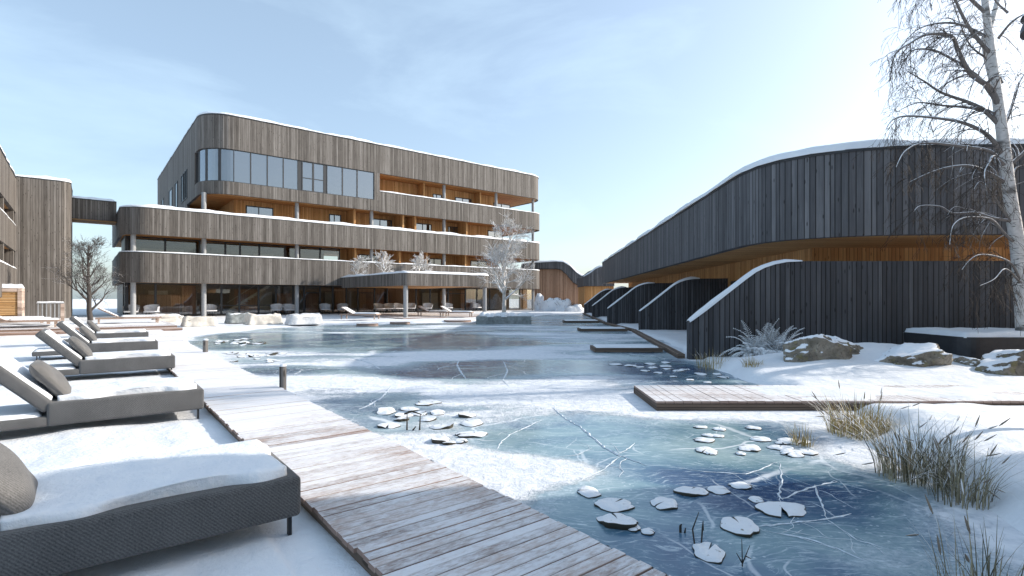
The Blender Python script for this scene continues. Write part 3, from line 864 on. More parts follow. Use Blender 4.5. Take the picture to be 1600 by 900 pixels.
# recessed cedar walls
def wallbox(a0, a1, b, z0, z1, mat='cedar', t=.25, nm="recessed_wall"):
    return part(MB().box(a0, a1, b, b + t, z0, z1), nm, M[mat])
aR, WB = 42.0, 2.9
def returns(a, b0, b1, z0, z1, nm="loggia_wall"):
    return part(MB().box(a - .12, a + .12, b0, b1, z0, z1), nm, M['cedar'])
l2a = ha(531, 2.5)
wallbox(l2a, aR, WB, 4.3, 7.16)
wallbox(9.2, aR, WB, 8.1, 11.42)
wallbox(23.25, aR, WB, 12.3, 15.66)
wallbox(6.3, 9.2, 11.0, 8.1, 11.42)
returns(9.3, WB + .25, 11.0, 8.1, 11.42)
for z0, z1 in ((4.3, 7.16), (8.1, 11.42), (12.3, 15.66)):
    part(MB().box(aR, aR + .25, WB, 24, z0, z1), "end_wall", M['cedar'])
for x, lv in ((549, 2), (618, 2), (660, 2), (720, 2), (548, 3), (623, 3), (642, 3), (722, 3), (660, 4), (748, 4)):
    z0, z1 = {2: (4.3, 7.16), 3: (8.1, 11.42), 4: (12.3, 15.66)}[lv]
    returns(ha(x, 2.0), .9 if lv != 4 else 1.6, WB, z0, z1)
for x0, x1, lv in ((384, 427, 3), (514, 533, 3), (577, 612, 3), (648, 674, 3), (700, 720, 3), (711, 736, 4), (771, 797, 4), (676, 690, 4), (560, 590, 2), (668, 690, 2), (735, 760, 2), (762, 785, 3)):
    z0, z1 = {2: (4.35, 6.7), 3: (8.2, 10.95), 4: (12.4, 14.85)}[lv]
    p, q = ha(x0, WB), ha(x1, WB)
    window(p, q, z0, z1, WB - .01, M['sky_glass'] if lv > 2 else M['dark_glass'], mull=((p + q) / 2 - .1,), fw=.1)
# level-two glass gallery
g0 = .4
for x0, x1 in ((200, 258), (258, 312), (312, 352), (352, 375), (375, 405), (405, 445), (445, 468), (468, 500), (500, 531)):
    window(ha(x0, 2.5), ha(x1, 2.5), 4.32, 7.14, 2.5, M['glass'], fw=.08)
part(MB().box(.72, l2a, 7.5, 7.7, 4.3, 7.16), "gallery_wall", M['dark_int'])
part(MB().box(1.5, 5.5, 7.2, 7.45, 4.5, 6.5).box(12, 14, 7.2, 7.45, 4.5, 6.5), "gallery_panel", M['int_pale'])
part(MB().box(.5, .7, 2.5, 7.7, 4.3, 7.16), "gallery_end", M['frame'])
# ground floor glass front and rooms
gxs = [192, 243, 315, 346, 374, 404, 431, 458, 466, 475, 500, 520, 541, 559, 585, 605, 637, 650, 672, 700, 727, 745, 765, 790, 812, 834]
for x0, x1 in zip(gxs, gxs[1:]):
    p, q = ha(x0, 3.5), ha(x1, 3.5)
    dr = (x0 in (475, 559, 700))
    window(p, q, .06, 3.05, 3.5, M['glass'], trans=(2.3,) if dr else ((.95,) if 315 <= x0 < 440 else ()), fw=.09)
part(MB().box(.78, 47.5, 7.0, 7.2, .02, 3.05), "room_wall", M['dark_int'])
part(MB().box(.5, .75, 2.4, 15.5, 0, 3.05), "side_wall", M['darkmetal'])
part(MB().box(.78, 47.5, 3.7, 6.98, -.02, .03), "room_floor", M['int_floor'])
m = MB()
for x0, x1, z1 in ((196, 214, 2.9), (216, 282, 2.0), (284, 306, 2.9), (366, 402, 2.6), (432, 456, 2.2), (478, 497, 2.2), (523, 540, 2.9), (562, 600, 2.8), (604, 655, 2.9), (688, 706, 2.7), (720, 742, 2.8)):
    m.box(ha(x0, 6.2), ha(x1, 6.2), 6.2, 6.3, .05, z1)
part(m, "room_panel", M['int_brown'])
m = MB()
for x0, x1 in ((232, 262), (405, 425), (508, 518), (660, 684)):
    m.box(ha(x0, 6.6), ha(x1, 6.6), 6.6, 6.7, .05, 2.4)
part(m, "room_door", M['int_pale'])
m = MB()     # a stair seen through the glass
for k in range(14): m.box(9.0 + .28 * k, 9.3 + .28 * k, 5.0, 6.0, .1 + .2 * k, .16 + .2 * k)
m.beam((9.0, 5.0, .3), (13.0, 5.0, 3.0), .06, .25); m.beam((9.0, 5.0, 1.2), (11.6, 5.0, 3.0), .05, .05)
part(m, "stair", M['int_pale'])
# columns
for a, tops in ((1.0, 2), (6.3, 3), (14.6, 3), (22.7, 3), (32.2, 4), (40.3, 4), (46.9, 4)):
    for lv in range(1, tops + 1):
        z0, z1 = {1: (-.1, 3.06), 2: (4.3, 7.16), 3: (8.1, 11.42), 4: (12.3, 15.66)}[lv]
        if lv == 1 and 18 < a < 30: continue
        if lv < 4 and a == 40.3: continue
        part(MB().tube([(a, .95, z0), (a, .95, z1)], .2, 14, False), "column", M['concrete'])
# entrance canopy over the terrace
ca0, ca1, cb = 18.9, 28.6, -13.8
cpath = [(ca0, -.05), (ca0, cb + .5)] + arc(ca0 + .5, cb + .5, .5, 180, 270, 5) + arc(ca1 - 1.2, cb + 1.2, 1.2, 270, 360, 7) + [(ca1, -.05)]
can = part(MB().strip(dense(cpath, 1), 2.75, 3.86, .2), "canopy", M['weathered'])
MB().prism(inset(cpath, .19), 2.8, 2.95).build("canopy_soffit", M['cedar_soffit'], can)
MB().prism(inset(cpath, .19), 3.5, 3.8).build("canopy_roof", M['snow'], can)
MB().snow_cap(dense(cpath, 1), 3.86, .6, .2, 8).build("snow_cover", M['snow'], can)
for a, b in ((ca0 + .5, cb + .5), (ca1 - .6, cb + .6)):
    MB().tube([(a, b, -.25), (a, b, 2.8)], .2, 14, False).build("canopy_column", M['concrete'], can)
# covered bridge to the wing
br = thing("covered_bridge", P0 + Matrix.Rotation(HA, 3, 'Z') @ Vector((0.07, 7.5, 0)), HA, "high timber-clad bridge linking the grey tower to the hotel", "bridge")
MB().box(-9.8, 0, -1.4, 1.4, 8.75, 10.5).build("bridge_body", M['weathered'], br)
MB().box(-9.8, 0, -1.45, 1.45, 10.5, 10.58).build("bridge_flashing", M['flash'], br)
MB().snow_slab(-9.8, 0, -1.5, 1.5, 10.575, .22, 3, .3, .03, .25).build("snow_cover", M['snow'], br)
MB().box(-9.8, 0, -1.3, 1.3, 8.68, 8.745).build("bridge_soffit", M['cedar_soffit'], br)

# ------------------------------------------------------------------ left wing with tower
wing = thing("hotel_wing", (-35.3, 42.0, 0), HA, "grey timber building with recessed balconies and a tower at the left edge", "hotel wing")
tw = [(-3.6, 0)] + arc(-.7, .7, .7, 270, 360, 7) + [(0, 9)]
t_ = MB().strip(dense(tw, .6), -.1, 10.9, .3).build("tower", M['weathered'], wing)
MB().strip(inset(dense(tw, .6), -.02), 10.9, 10.98, .36).build("tower_flashing", M['flash'], t_)
MB().snow_cap(dense(tw, .6), 10.98, .6, .2, 5).build("snow_cover", M['snow'], t_)
MB().prism([(-3.4, .28), (-.3, .28), (-.3, 9), (-3.4, 9)], 10.5, 10.8).build("tower_roof", M['snow'], t_)
wf = [(-3.2, -26), (-3.2, -.02)]
r_ = MB().strip(dense(wf, 1.5), 8.15, 10.75, .25).build("roof_fascia", M['weathered'], wing)
MB().strip(inset(dense(wf, 1.5), -.02), 10.75, 10.84, .3).build("roof_flashing", M['flash'], r_)
MB().snow_cap(dense(wf, 1.0), 10.84, .6, .22, 6).build("snow_cover", M['snow'], r_)
for z0, z1, sd in ((5.2, 7.15, 7), (1.7, 3.9, 9)):
    p_ = MB().strip(dense(wf, 1.5), z0, z1, .2).build("balcony_parapet", M['weathered'], wing)
    MB().snow_cap(dense(wf, 1.0), z1, .32, .12, sd).build("snow_cover", M['snow'], p_)
for z0, z1 in ((5.25, 5.9), (8.2, 8.7), (1.75, 2.4)):
    MB().box(-7.0, -3.42, -26, -.03, z0, z1).build("floor_slab", M['cedar_soffit'], wing)
MB().box(-6.0, -5.75, -26, -.03, -.1, 8.2).build("recessed_wall", M['cedar'], wing)
MB().box(-9.0, -3.45, -26, -.03, 10.4, 10.65).build("roof", M['snow'], wing)
for b in (-1.0, -7.4, -13.5, -20):
    MB().box(-5.75, -3.25, b - .6, b + .0, .0, 8.16).build("balcony_fin", M['weathered'], wing)
for b in (-4.5, -10.5, -17):
    for z in (5.95, 2.45):
        m = MB(); m.box(-5.75, -5.68, b - 1, b + 1, z, z + .1).box(-5.75, -5.68, b - 1, b + 1, z + 2.05, z + 2.15).box(-5.75, -5.68, b - 1, b - .9, z + .1, z + 2.05).box(-5.75, -5.68, b + .9, b + 1, z + .1, z + 2.05)
        o = m.build("window", M['frame'], wing)
        MB().box(-5.73, -5.71, b - .9, b + .9, z + .1, z + 2.05).build("pane", M['dark_glass'], o)

# ------------------------------------------------------------------ far building with swooping roof
fd = 80.0
def fx(pts, d=fd): return [(dp(x, y, d).x, dp(x, y, d).z) for x, y in pts]
fb = thing("cedar_pavilion", (7, fd, 0), 0, "distant cedar-clad pavilion with a dark swooping roof edge", "pavilion")
topc = [(815, 413), (832, 411), (868, 409), (880, 410), (890, 416), (900, 426), (908, 431.5), (918, 432)]
botc = [(918, 447), (905, 447), (895, 441), (884, 428), (876, 421), (868, 420), (832, 420), (815, 421)]
def loc_(poly): return [(x - 7, z) for x, z in poly]
fa = MB().prism_y(loc_(fx(topc + botc)), -.6, 14).build("swooping_roof", M['stained'], fb)
MB().snow_cap([Vector((x, -.4, z)) for x, z in loc_(fx(topc))], 0, 1.2, .28, 3, off=.3).build("snow_cover", M['snow'], fa)
MB().prism_y(loc_(fx([(815, 421.5), (868, 420.5), (876, 421.5), (884, 428.5), (895, 441.5), (905, 447.5), (918, 447.5), (918, 486), (815, 486)])), 0, 13).build("cedar_wall", M['cedar_pale'], fb)
MB().tube([(dp(911.5, 430, 78).x - 7, -2.0, -.2), (dp(911.5, 430, 78).x - 7, -2.0, dp(911, 431, 78).z)], .1, 8, False).build("downpipe", M['concrete'], fb)

# ------------------------------------------------------------------ right lodge
lodge = thing("timber_lodge", (9, 30, 0), 0, "long dark timber lodge with a curved overhanging roof at right", "lodge")
LO = Vector((9, 30, 0))
def ll(path): return [(p[0] - 9, p[1] - 30) for p in path]
fpath = [(11.0, 64), (8.05, 19.2)] + [(8.02, 18.3), (8.15, 17.4), (8.5, 16.6), (9.1, 15.95), (9.9, 15.45), (11.0, 15.1), (12.4, 14.95)] + [(15, 14.9), (26, 14.9)]
fl = ll(dense(fpath, .9))
f_ = MB().strip(fl, 3.45, 5.92, .3).build("roof_fascia", M['stained'], lodge)
MB().strip(inset(fl, -.03), 5.92, 6.0, .36).build("roof_flashing", M['flash'], f_)
MB().snow_cap(fl, 6.0, .95, .27, 12).build("snow_cover", M['snow'], f_)
rp = inset(ll(fpath), .28)
MB().prism(rp + [(26 - 9, 34)], 5.5, 5.86).build("roof", M['snow'], lodge)
MB().prism(rp + [(26 - 9, 34)], 3.5, 3.7).build("roof_soffit", M['cedar_soffit'], lodge)
wp = ll([(14.2, 64), (11.9, 30), (11.2, 19.6), (26, 19.0)])
MB().strip(wp, -.1, 3.5, .25).build("cedar_wall", M['cedar'], lodge)
dl = Vector((11.2 - 11.9, 19.6 - 30, 0)).normalized()
def lwin(y0, y1, z0, z1):
    def pt(y): 
        t = (y - 19.6) / (30 - 19.6); return Vector((11.2 + .7 * t - 9, y - 30, 0))
    p, q = pt(y0), pt(y1)
    nrm = Vector((-1, .067, 0)).normalized()
    m = MB()
    for a, b in (((p.x, p.y, z0), (q.x, q.y, z0)), ((p.x, p.y, z1), (q.x, q.y, z1)), ((p.x, p.y, z0), (p.x, p.y, z1)), ((q.x, q.y, z0), (q.x, q.y, z1))):
        m.beam(Vector(a) + nrm * .03, Vector(b) + nrm * .03, .09, .09)
    o = m.build("window", M['frame'], lodge)
    pa = [(p + nrm * .03)[:2], (q + nrm * .03)[:2]]
    pa = sorted(pa, key=lambda c: -c[1])
    MB().strip(pa, z0 + .05, z1 - .05, .015).build("pane", M['dark_glass'], o)
for y0, y1 in ((21.0, 23.4), (26.2, 28.0), (31.5, 33.5), (38, 40), (46, 48.5)):
    lwin(y0, y1, .1, 2.5)
# low far end of the lodge
lw = thing("garden_annex", (10, 66, 0), 0, "low dark timber annex with rounded roof beyond the lodge's far end", "annex")
an = fx([(912.5, 432), (922, 427), (931, 420), (938, 417), (960, 416), (960, 447), (912.5, 447)], 68)
a_ = MB().prism_y([(x - 10, z) for x, z in an], 2, 9).build("roof_fascia", M['stained'], lw)
MB().snow_cap([Vector((x - 10, 2.2, z)) for x, z in an[:5]], 0, .8, .25, 5, off=.3).build("snow_cover", M['snow'], a_)
MB().box(dp(914, 447, 68).x - 10, dp(960, 447, 68).x - 10, 2.4, 9, -.1, dp(960, 447.2, 68).z).build("cedar_wall", M['cedar'], lw)

# privacy screens between the lodge's terraces
prof = [(0, .92), (.08, .97), (.5, 1.27), (.95, 1.62), (1.42, 1.99), (1.7, 2.21), (1.95, 2.39), (2.2, 2.52), (2.5, 2.62), (2.85, 2.69), (3.3, 2.71)]
def screen(x, y, xr, label, sx=1.0):
    o = thing("privacy_screen", (x, y, 0), 0, label, "screen wall", "privacy screens along the lodge terraces")
    pr = [(a * sx, z) for a, z in prof] + [(xr - x, 2.72)]
    MB().prism_y([(0, -.35)] + pr + [(xr - x, -.35)], 0, .22).build("board_wall", M['screenwood'], o)
    MB().snow_cap([Vector((a, 0, z)) for a, z in dense_z(pr[:-1])], 0, .30, .10, int(y), step=.2, off=.11).build("snow_cover", M['snow'], o)
    return o
def dense_z(pr): return pr
screen(5.2, 15.4, 17.5, "nearest and largest dark board screen with a snow-edged curved top, behind the rocks")
screen(6.97, 28.7, 11.8, "second dark board screen from the nearest, its full curved outline visible")
screen(6.7, 36.8, 12.2, "third dark board screen from the nearest, half its height hidden behind the second")
screen(7.72, 50.5, 13.2, "fourth dark board screen, small, between third screen and the farthest one")
screen(8.45, 61.5, 13.5, "farthest and smallest dark board screen, in front of the annex")

# terrace platforms in front of the lodge and the low landings on the ice
def platform(name, poly, z0, z1, mat, label, cat, group=None, snow=None, sd=1):
    o = thing(name, (0, 0, 0), 0, label, cat, group)
    cx = sum(p[0] for p in poly) / len(poly); cy = sum(p[1] for p in poly) / len(poly)
    o.location = (cx, cy, z0)
    pl = [(p[0] - cx, p[1] - cy) for p in poly]
    MB().prism(pl, 0, z1 - z0).build("deck_boards", M[mat], o)
    if snow:
        xs_, ys_ = [p[0] for p in pl], [p[1] for p in pl]
        MB().snow_slab(min(xs_) + .03, max(xs_) - .03, min(ys_) + .03, max(ys_) - .03, z1 - z0, snow, sd, .12, .03, .12).build("snow_cover", M['snow'], o)
    return o
kerb = MB()
kp = [(5.16, 15.62), (7.0, 28.68)]
for a, b in (((5.05, 15.66), (6.62, 28.6)), ((6.62, 28.95), (6.6, 36.7)), ((6.6, 37.1), (7.6, 50.4)), ((7.6, 50.8), (8.35, 61.4))):
    kerb.beam((a[0], a[1], -.13), (b[0], b[1], -.13), .22, .17)
o = kerb.build("terrace_edging", M['beam']); tag(o, "long weathered timber edging between lodge terraces and the ice", "edging")
for (x0, x1, y0, y1), lb in (((2.75, 5.0, 17.4, 18.5), "snowy timber landing on the ice, nearest the first screen's corner"), ((3.7, 6.3, 28.6, 29.8), "middle timber landing projecting onto the ice from the terrace edging"), ((3.9, 6.5, 39, 40.5), "far small timber landing on the ice below the third screen")):
    platform("pond_landing", [(x0, y0), (x1, y0), (x1, y1), (x0, y1)], -.17, -.03, 'beam', lb, "landing", "small landings on the ice", .05, 3)

# near dock on the right
dk = thing("wooden_dock", (2.3, 8.4, 0), 0, "broad low wooden dock with patchy snow reaching over the ice at right", "dock")
m = MB(); rnd = random.Random(4)
for k in range(90):
    x = .0 + k * .145
    m.box(x + .004, x + .141, -.03, 1.52 + rnd.uniform(-.01, .01), -.075, -.03 + rnd.uniform(-.003, .003))
m.build("deck_boards", M['dock'], dk)
MB().box(.0, 13.0, -.05, .02, -.21, -.078).box(-.0, .07, .02, 1.5, -.21, -.078).box(0, 13, 1.46, 1.52, -.21, -.078).build("edge_beam", M['beam'], dk)
m = MB()
m.grid(130, 14, lambda a, b: (1.7 + a * 11.3, .02 + b * 1.46, -.045 + .055 * float(sst(.35, .75, fbm(a * 9 + 2, b * 2.2, 8, 4) + .28 * float(sst(.1, .8, a)))) * float(sst(0, .12, min(b, 1 - b))) * min(1, a * 12)))
m.build("snow_cover", M['snow'], dk)

# ------------------------------------------------------------------ boardwalk
bw = thing("boardwalk", (0, 0, 0), math.atan2(.62, .785), "long boardwalk of frosted reddish planks between the loungers and the ice", "boardwalk")
m = MB(); rnd = random.Random(2)
t = -2.5; att = []
while t < 33:
    wd = .094 + rnd.uniform(-.004, .004)
    a, b = 1.30 + rnd.uniform(-.012, .012), 2.60 + rnd.uniform(-.012, .012)
    z = rnd.uniform(-.004, .004)
    n0 = len(m.v)
    u0 = rnd.uniform(0, 40)
    tw_ = rnd.uniform(-.004, .004)
    ns = 3
    vs, fs, uv = [], [], []
    for i in range(ns + 1):
        x = a + (b - a) * i / ns
        zz = z + tw_ * (i / ns - .5)
        vs += [(x, t, zz - .035), (x, t, zz - .004), (x, t + .004, zz), (x, t + wd - .004, zz), (x, t + wd, zz - .004), (x, t + wd, zz - .035)]
    for i in range(ns):
        for k in range(5):
            p = 6 * i + k
            fs.append((p, p + 6, p + 7, p + 1))
            x0, x1 = (b - a) * i / ns, (b - a) * (i + 1) / ns
            v0, v1 = k * .03 + u0, (k + 1) * .03 + u0
            if k == 2: v0, v1 = u0 + .06, u0 + .06 + wd
            if k > 2: v0 += wd; v1 += wd
            uv.append([(x0, v0), (x1, v0), (x1, v1), (x0, v1)])
    fs += [(0, 1, 2, 3, 4, 5), tuple(6 * ns + k for k in (5, 4, 3, 2, 1, 0))]
    uv += [[(0, 0)] * 6] * 2
    m.add(vs, fs, uv)
    am = float(sst(4.5, 10, t)) * .30 + float(sst(12, 22, t)) * .2 + rnd.uniform(-.05, .05)
    if 6.0 < t < 7.6: am -= .10
    att += [am] * len(vs)
    t += wd + rnd.uniform(.006, .012)
o = m.build("planks", M['boardwalk'], bw)
o.data.attributes.new('snow', 'FLOAT', 'POINT').data.foreach_set('value', np.array(att, np.float32))
MB().box(1.32, 1.37, -2.5, 33, -.16, -.037).build("edge_beam", M['beam'], bw)
MB().box(2.52, 2.57, -2.5, 33, -.16, -.037).build("edge_beam", M['beam'], bw)

# bollards beside the boardwalk
def bollard(p, h, r, label):
    o = thing("bollard", p, 0, label, "bollard", "round timber posts by the boardwalk")
    MB().tube([(0, 0, -.3), (0, 0, h - .02), (0, 0, h)], [r, r, r * .93], 16).build("post", M['bollard'], o)
    m = MB()
    def fn(a, b):
        rr = r * 1.05 * b; th = 2 * math.pi * a
        return (rr * math.cos(th) * (1 + .1 * math.sin(3 * th)), rr * math.sin(th), h + .045 * math.sqrt(max(0, 1 - b * b)) - .004)
    m.grid(14, 5, fn, flip=True).build("snow_cover", M['snow'], o)
    return o
bollard(gp(442, 608, -.04), .42, .060, "grey timber post with snow cap, the nearer one, on the boardwalk's pond side")
bollard(gp(321, 552, -.04), .40, .07, "grey timber post, the farther one, where the boardwalk meets the far deck")

# ------------------------------------------------------------------ upholstered loungers
LR = math.atan2(.62, .785)
LG = "grey upholstered loungers along the boardwalk"
def lounger(label):
    W = 1.06
    o = thing("sun_lounger", (0, 0, 0), LR, label, "lounger", LG)
    MB().rbox(-1.68, 0, 0, W, .135, .425, .035, 4).build("mattress", M['fabric'], o)
    b_ = MB().rbox(-2.85, -1.66, .01, W - .01, .135, .26, .03, 3).build("base", M['fabric'], o)
    MB().snow_slab(-2.84, -1.70, .02, W - .02, .255, .05, 5, .09, .015).build("snow_cover", M['snow'], b_)
    MB().snow_slab(-1.66, -.015, .015, W - .015, .42, .078, 2, .09, .055, .03).build("snow_cover", M['snow'], o)
    for x in (-.07, -2.75):
        for y in (.06, W - .06):
            MB().box(x - .012, x + .012, y - .02, y + .02, .0, .14).build("leg", M['darkmetal'], o)
    ang = R(46)
    bk = MB().rbox(-.95, 0, .02, W - .02, -.15, 0, .035, 4)
    rot = Matrix.Translation((-1.60, 0, .40)) @ Matrix.Rotation(ang, 4, 'Y')
    for v in bk.v: v[:] = rot @ v
    bko = bk.build("backrest", M['fabric'], o)
    sb = MB().snow_slab(-.93, -.02, .05, W - .05, -.003, .035, 4, .1, .03, .06)
    for v in sb.v: v[:] = rot @ v
    sb.build("snow_cover", M['snow'], bko)
    # pillow: puffed square leaning on the backrest
    m = MB()
    def puff(sgn):
        def fn(a, b):
            x, y = a * 2 - 1, b * 2 - 1
            e = max(0, (1 - abs(x) ** 3.6) * (1 - abs(y) ** 3.6)) ** .6
            pin = 1 - .07 * (abs(x) * abs(y)) ** 2 - .05 * (1 - max(abs(x), abs(y))) * 0
            ed = 1 - .05 * (1 - abs(y) ** 2) * (abs(x) > .99) - .05 * (1 - abs(x) ** 2) * (abs(y) > .99)
            return (x * .30 * pin * ed, y * .36 * pin * ed, sgn * .095 * e * (1 + .12 * math.sin(5 * x + 3 * y)))
        return fn
    m.grid(34, 34, puff(1)); m.grid(34, 34, puff(-1), flip=True)
    r2 = Matrix.Translation((-1.66, W * .46, .665)) @ Matrix.Rotation(R(52), 4, 'Y')
    for v in m.v: v[:] = r2 @ v
    m.build("pillow", M['pillow'], o)
    return o
lo1 = lounger("nearest grey lounger, snow-covered and half in shade at the bottom left")
lo1.location = nt(1.16, 3.92, -.105)
for n, t, lb in ((1.19, 8.55, "second grey lounger from the front, snowy seat in full sun"),
                 (1.38, 14.0, "third grey lounger from the front, whole pillow and side in sun"),
                 (1.45, 19.2, "fourth grey lounger from the front, low and partly hidden behind the third"),
                 (1.55, 24.6, "farthest grey lounger of the row, next to the far deck")):
    copy_tree(lo1, nt(n, t, -.10), None, lb)

# ------------------------------------------------------------------ far-left deck with teak loungers
dkp = [nt(n, t) for n, t in ((-14, 33.6), (3.4, 33.6), (3.4, 42), (-14, 42))]
d1 = thing("timber_deck", nt(-14, 33.6, 0), LR, "snow-dusted low timber deck at the far left carrying wooden loungers", "deck")
MB().box(0, 17.4, 0, 8.4, -.1, .16).build("deck_boards", M['deck'], d1)
MB().box(.0, 17.6, -.45, -.01, -.1, .05).build("step", M['deck'], d1)
MB().snow_slab(6, 17.2, 2.2, 8.3, .155, .08, 9, .5, .1, .2).build("snow_cover", M['snow'], d1)
def teak_lounger(label, z, n, t, flat=False):
    o = thing("teak_lounger", nt(n, t, z), LR, label, "lounger", "slatted wooden loungers on the far deck")
    m = MB()
    for k in range(12): m.box(-1.28 + k * .107, -1.28 + k * .107 + .09, .04, .66, .30, .325)
    m.build("seat_slats", M['teak'], o)
    MB().box(-2.0, 0, 0, .045, .24, .30).box(-2.0, 0, .655, .70, .24, .30).box(-.045, 0, .045, .655, .24, .30).build("frame", M['teak'], o)
    for x in (-.12, -1.9):
        for y in (.03, .67): MB().box(x - .03, x + .03, y - .025, y + .025, 0, .24).build("leg", M['teak'], o)
    m = MB()
    for k in range(7): m.box(-.74 + k * .105, -.74 + k * .105 + .088, .04, .66, -.012, .012)
    m.box(-.74, 0, .05, .09, -.04, -.013).box(-.74, 0, .6, .64, -.04, -.013)
    rot = Matrix.Translation((-1.29, 0, .31)) @ Matrix.Rotation(R(32), 4, 'Y')
    for v in m.v: v[:] = rot @ v
    b = m.build("backrest", M['teak'], o)
    s = MB().snow_slab(-.72, -.02, .06, .64, .012, .03, 3, .08, .02)
    for v in s.v: v[:] = rot @ v
    s.build("snow_cover", M['snow'], b)
    MB().snow_slab(-1.26, -.02, .05, .65, .324, .06, 6, .08, .02).build("snow_cover", M['snow'], o)
    return o
tl = teak_lounger("wooden lounger with raised back in front of the hotel's left corner", .16, 2.9, 36.2)
tl.scale = (1.5, 1.5, 1.35)
for n, t, lb in ((-1.5, 35.2, "wooden lounger on the far deck, nearest to the grey loungers in the left group"), (-1.9, 37.3, "middle wooden lounger of the left group on the far deck"), (-2.3, 39.3, "wooden lounger of the left group closest to the tower")):
    copy_tree(tl, nt(n, t, .16), None, lb, (1.5, 1.5, 1.2))
# slatted cabin and railing
cb_ = thing("slatted_cabin", dp(20, 495, 33), LR, "small honey-coloured slatted timber cabin with snow on its flat roof", "cabin")
cb_.location = (-32.2, 32.8, .1)
MB().box(-2.2, .95, 0, 1.6, 0, 1.95).build("slat_wall", M['slats'], cb_)
MB().box(.95, 1.15, -.05, 1.65, 0, 2.2).box(-2.2, .95, -.04, 1.64, 1.95, 2.2).build("cabin_frame", M['teak'], cb_)
MB().snow_slab(-2.25, 1.2, -.1, 1.7, 2.2, .22, 4, .15, .03, .12).build("snow_cover", M['snow'], cb_)
rl = thing("slatted_railing", (-30.2, 33.4, .1), LR, "short grey slatted railing with snowy top beside the honey-coloured cabin", "railing")
m = MB()
for k in range(6): m.box(k * .2, k * .2 + .06, 0, .05, .0, 1.2)
m.build("slat", M['concrete'], rl); MB().box(-.05, 1.3, -.05, .12, 1.2, 1.27).build("top_rail", M['concrete'], rl)
MB().box(1.12, 1.3, -.03, .1, 0, 1.195).build("post", M['teak'], rl)
MB().snow_slab(-.06, 1.31, -.06, .13, 1.268, .07, 2, .06, .01).build("snow_cover", M['snow'], rl)

# ------------------------------------------------------------------ terrace furniture in front of the hotel
def lump(name, p, sx, sy, sz, seed, label, cat, group, mats=('drape',)):
    """low furniture under a snowed-in canvas cover"""
    o = thing(name, p, HA, label, cat, group)
    m = MB()
    bm = bmesh.new(); bmesh.ops.create_icosphere(bm, subdivisions=4, radius=1)
    for v in bm.verts:
        c = v.co
        q = Vector([math.copysign(abs(c[i]) ** .6, c[i]) for i in range(3)])
        mxx = max(abs(q.x), abs(q.y), abs(q.z)); q = q / mxx * (.8 + .2 * mxx)
        fold = .09 * math.sin(9 * math.atan2(c.y, c.x) + seed) * (1 - c.z) * .5
        nz_ = float(fbm(c.x * 2.1 + seed, c.y * 2.1 + c.z * 1.7, seed, 3)) - .5
        flare = 1 + .12 * max(0, -q.z)
        v.co = Vector((q.x * sx / 2 * (flare + fold), q.y * sy / 2 * (flare + fold), max(0, (q.z * .5 + .5) * sz * (1 + nz_ * .8))))
    bm.verts.index_update()
    m.add([v.co.copy() for v in bm.verts], [[v.index for v in f.verts] for f in bm.faces], smooth=True); bm.free()
    m.build("cover", M[mats[0]], o)
    def fn(a, b):
        x, y = (a * 2 - 1), (b * 2 - 1)
        e = math.sqrt(max(0, 1 - max(abs(x), abs(y)) ** 3))
        return (x * sx * .44, y * sy * .44, sz * (.86 + .22 * e + .2 * (float(fbm(x * 1.7 + seed, y * 1.7, seed + 2, 3)) - .5)))
    MB().grid(12, 10, fn).build("snow_cover", M['snow'], o)
    return o
FG = "furniture under snowy covers on the hotel terrace"
for k, (x, y, wpx, lb) in enumerate(((262, 505, 40, "white snow heap over a seat beside the raised wooden lounger"), (312, 509, 44, "crumpled beige covered sofa, leftmost of the row before the hotel"), (373, 504, 34, "grey low sofa with snowy back by the hotel's second column"),
                                     (412, 506, 48, "beige canvas-draped table with creased folds in the middle of the covered row"), (475, 506, 48, "bright white covered block, rightmost of the row near the ice"))):
    p = gp(x, y + 1, -.08); s = wpx / F_PX * p.y
    lump("covered_furniture", p, s, s * .6, 14.5 / F_PX * p.y, k * 3 + 1, lb, "covered furniture", FG, ('drape' if k != 2 else 'stone',) if k < 4 else ('white_shell',))
def armchair(p, rz, label):
    o = thing("armchair", p, rz, label, "armchair", "pale shell armchairs under the hotel overhang")
    m = MB()
    def fn(a, b):
        th = R(-115 + 230 * a); rr = .36 + .06 * b
        return (rr * math.sin(th), rr * math.cos(th) * .95, .38 + .52 * b * (.62 + .38 * math.cos(th * .8)))
    m.grid(14, 5, fn); m.grid(14, 5, lambda a, b: tuple(Vector(fn(a, b)) * 1.0 + Vector((fn(a, b)[0] * .1, fn(a, b)[1] * .1, 0))), flip=True)
    m.build("shell", M['white_shell'], o)
    MB().rbox(-.36, .36, -.36, .36, .36, .46, .04).build("seat", M['white_shell'], o)
    for sx in (-1, 1):
        for sy in (-1, 1): MB().tube([(sx * .22, sy * .22, .36), (sx * .3, sy * .3, 0)], .022, 6).build("leg", M['darkmetal'], o)
    return o
ac = None
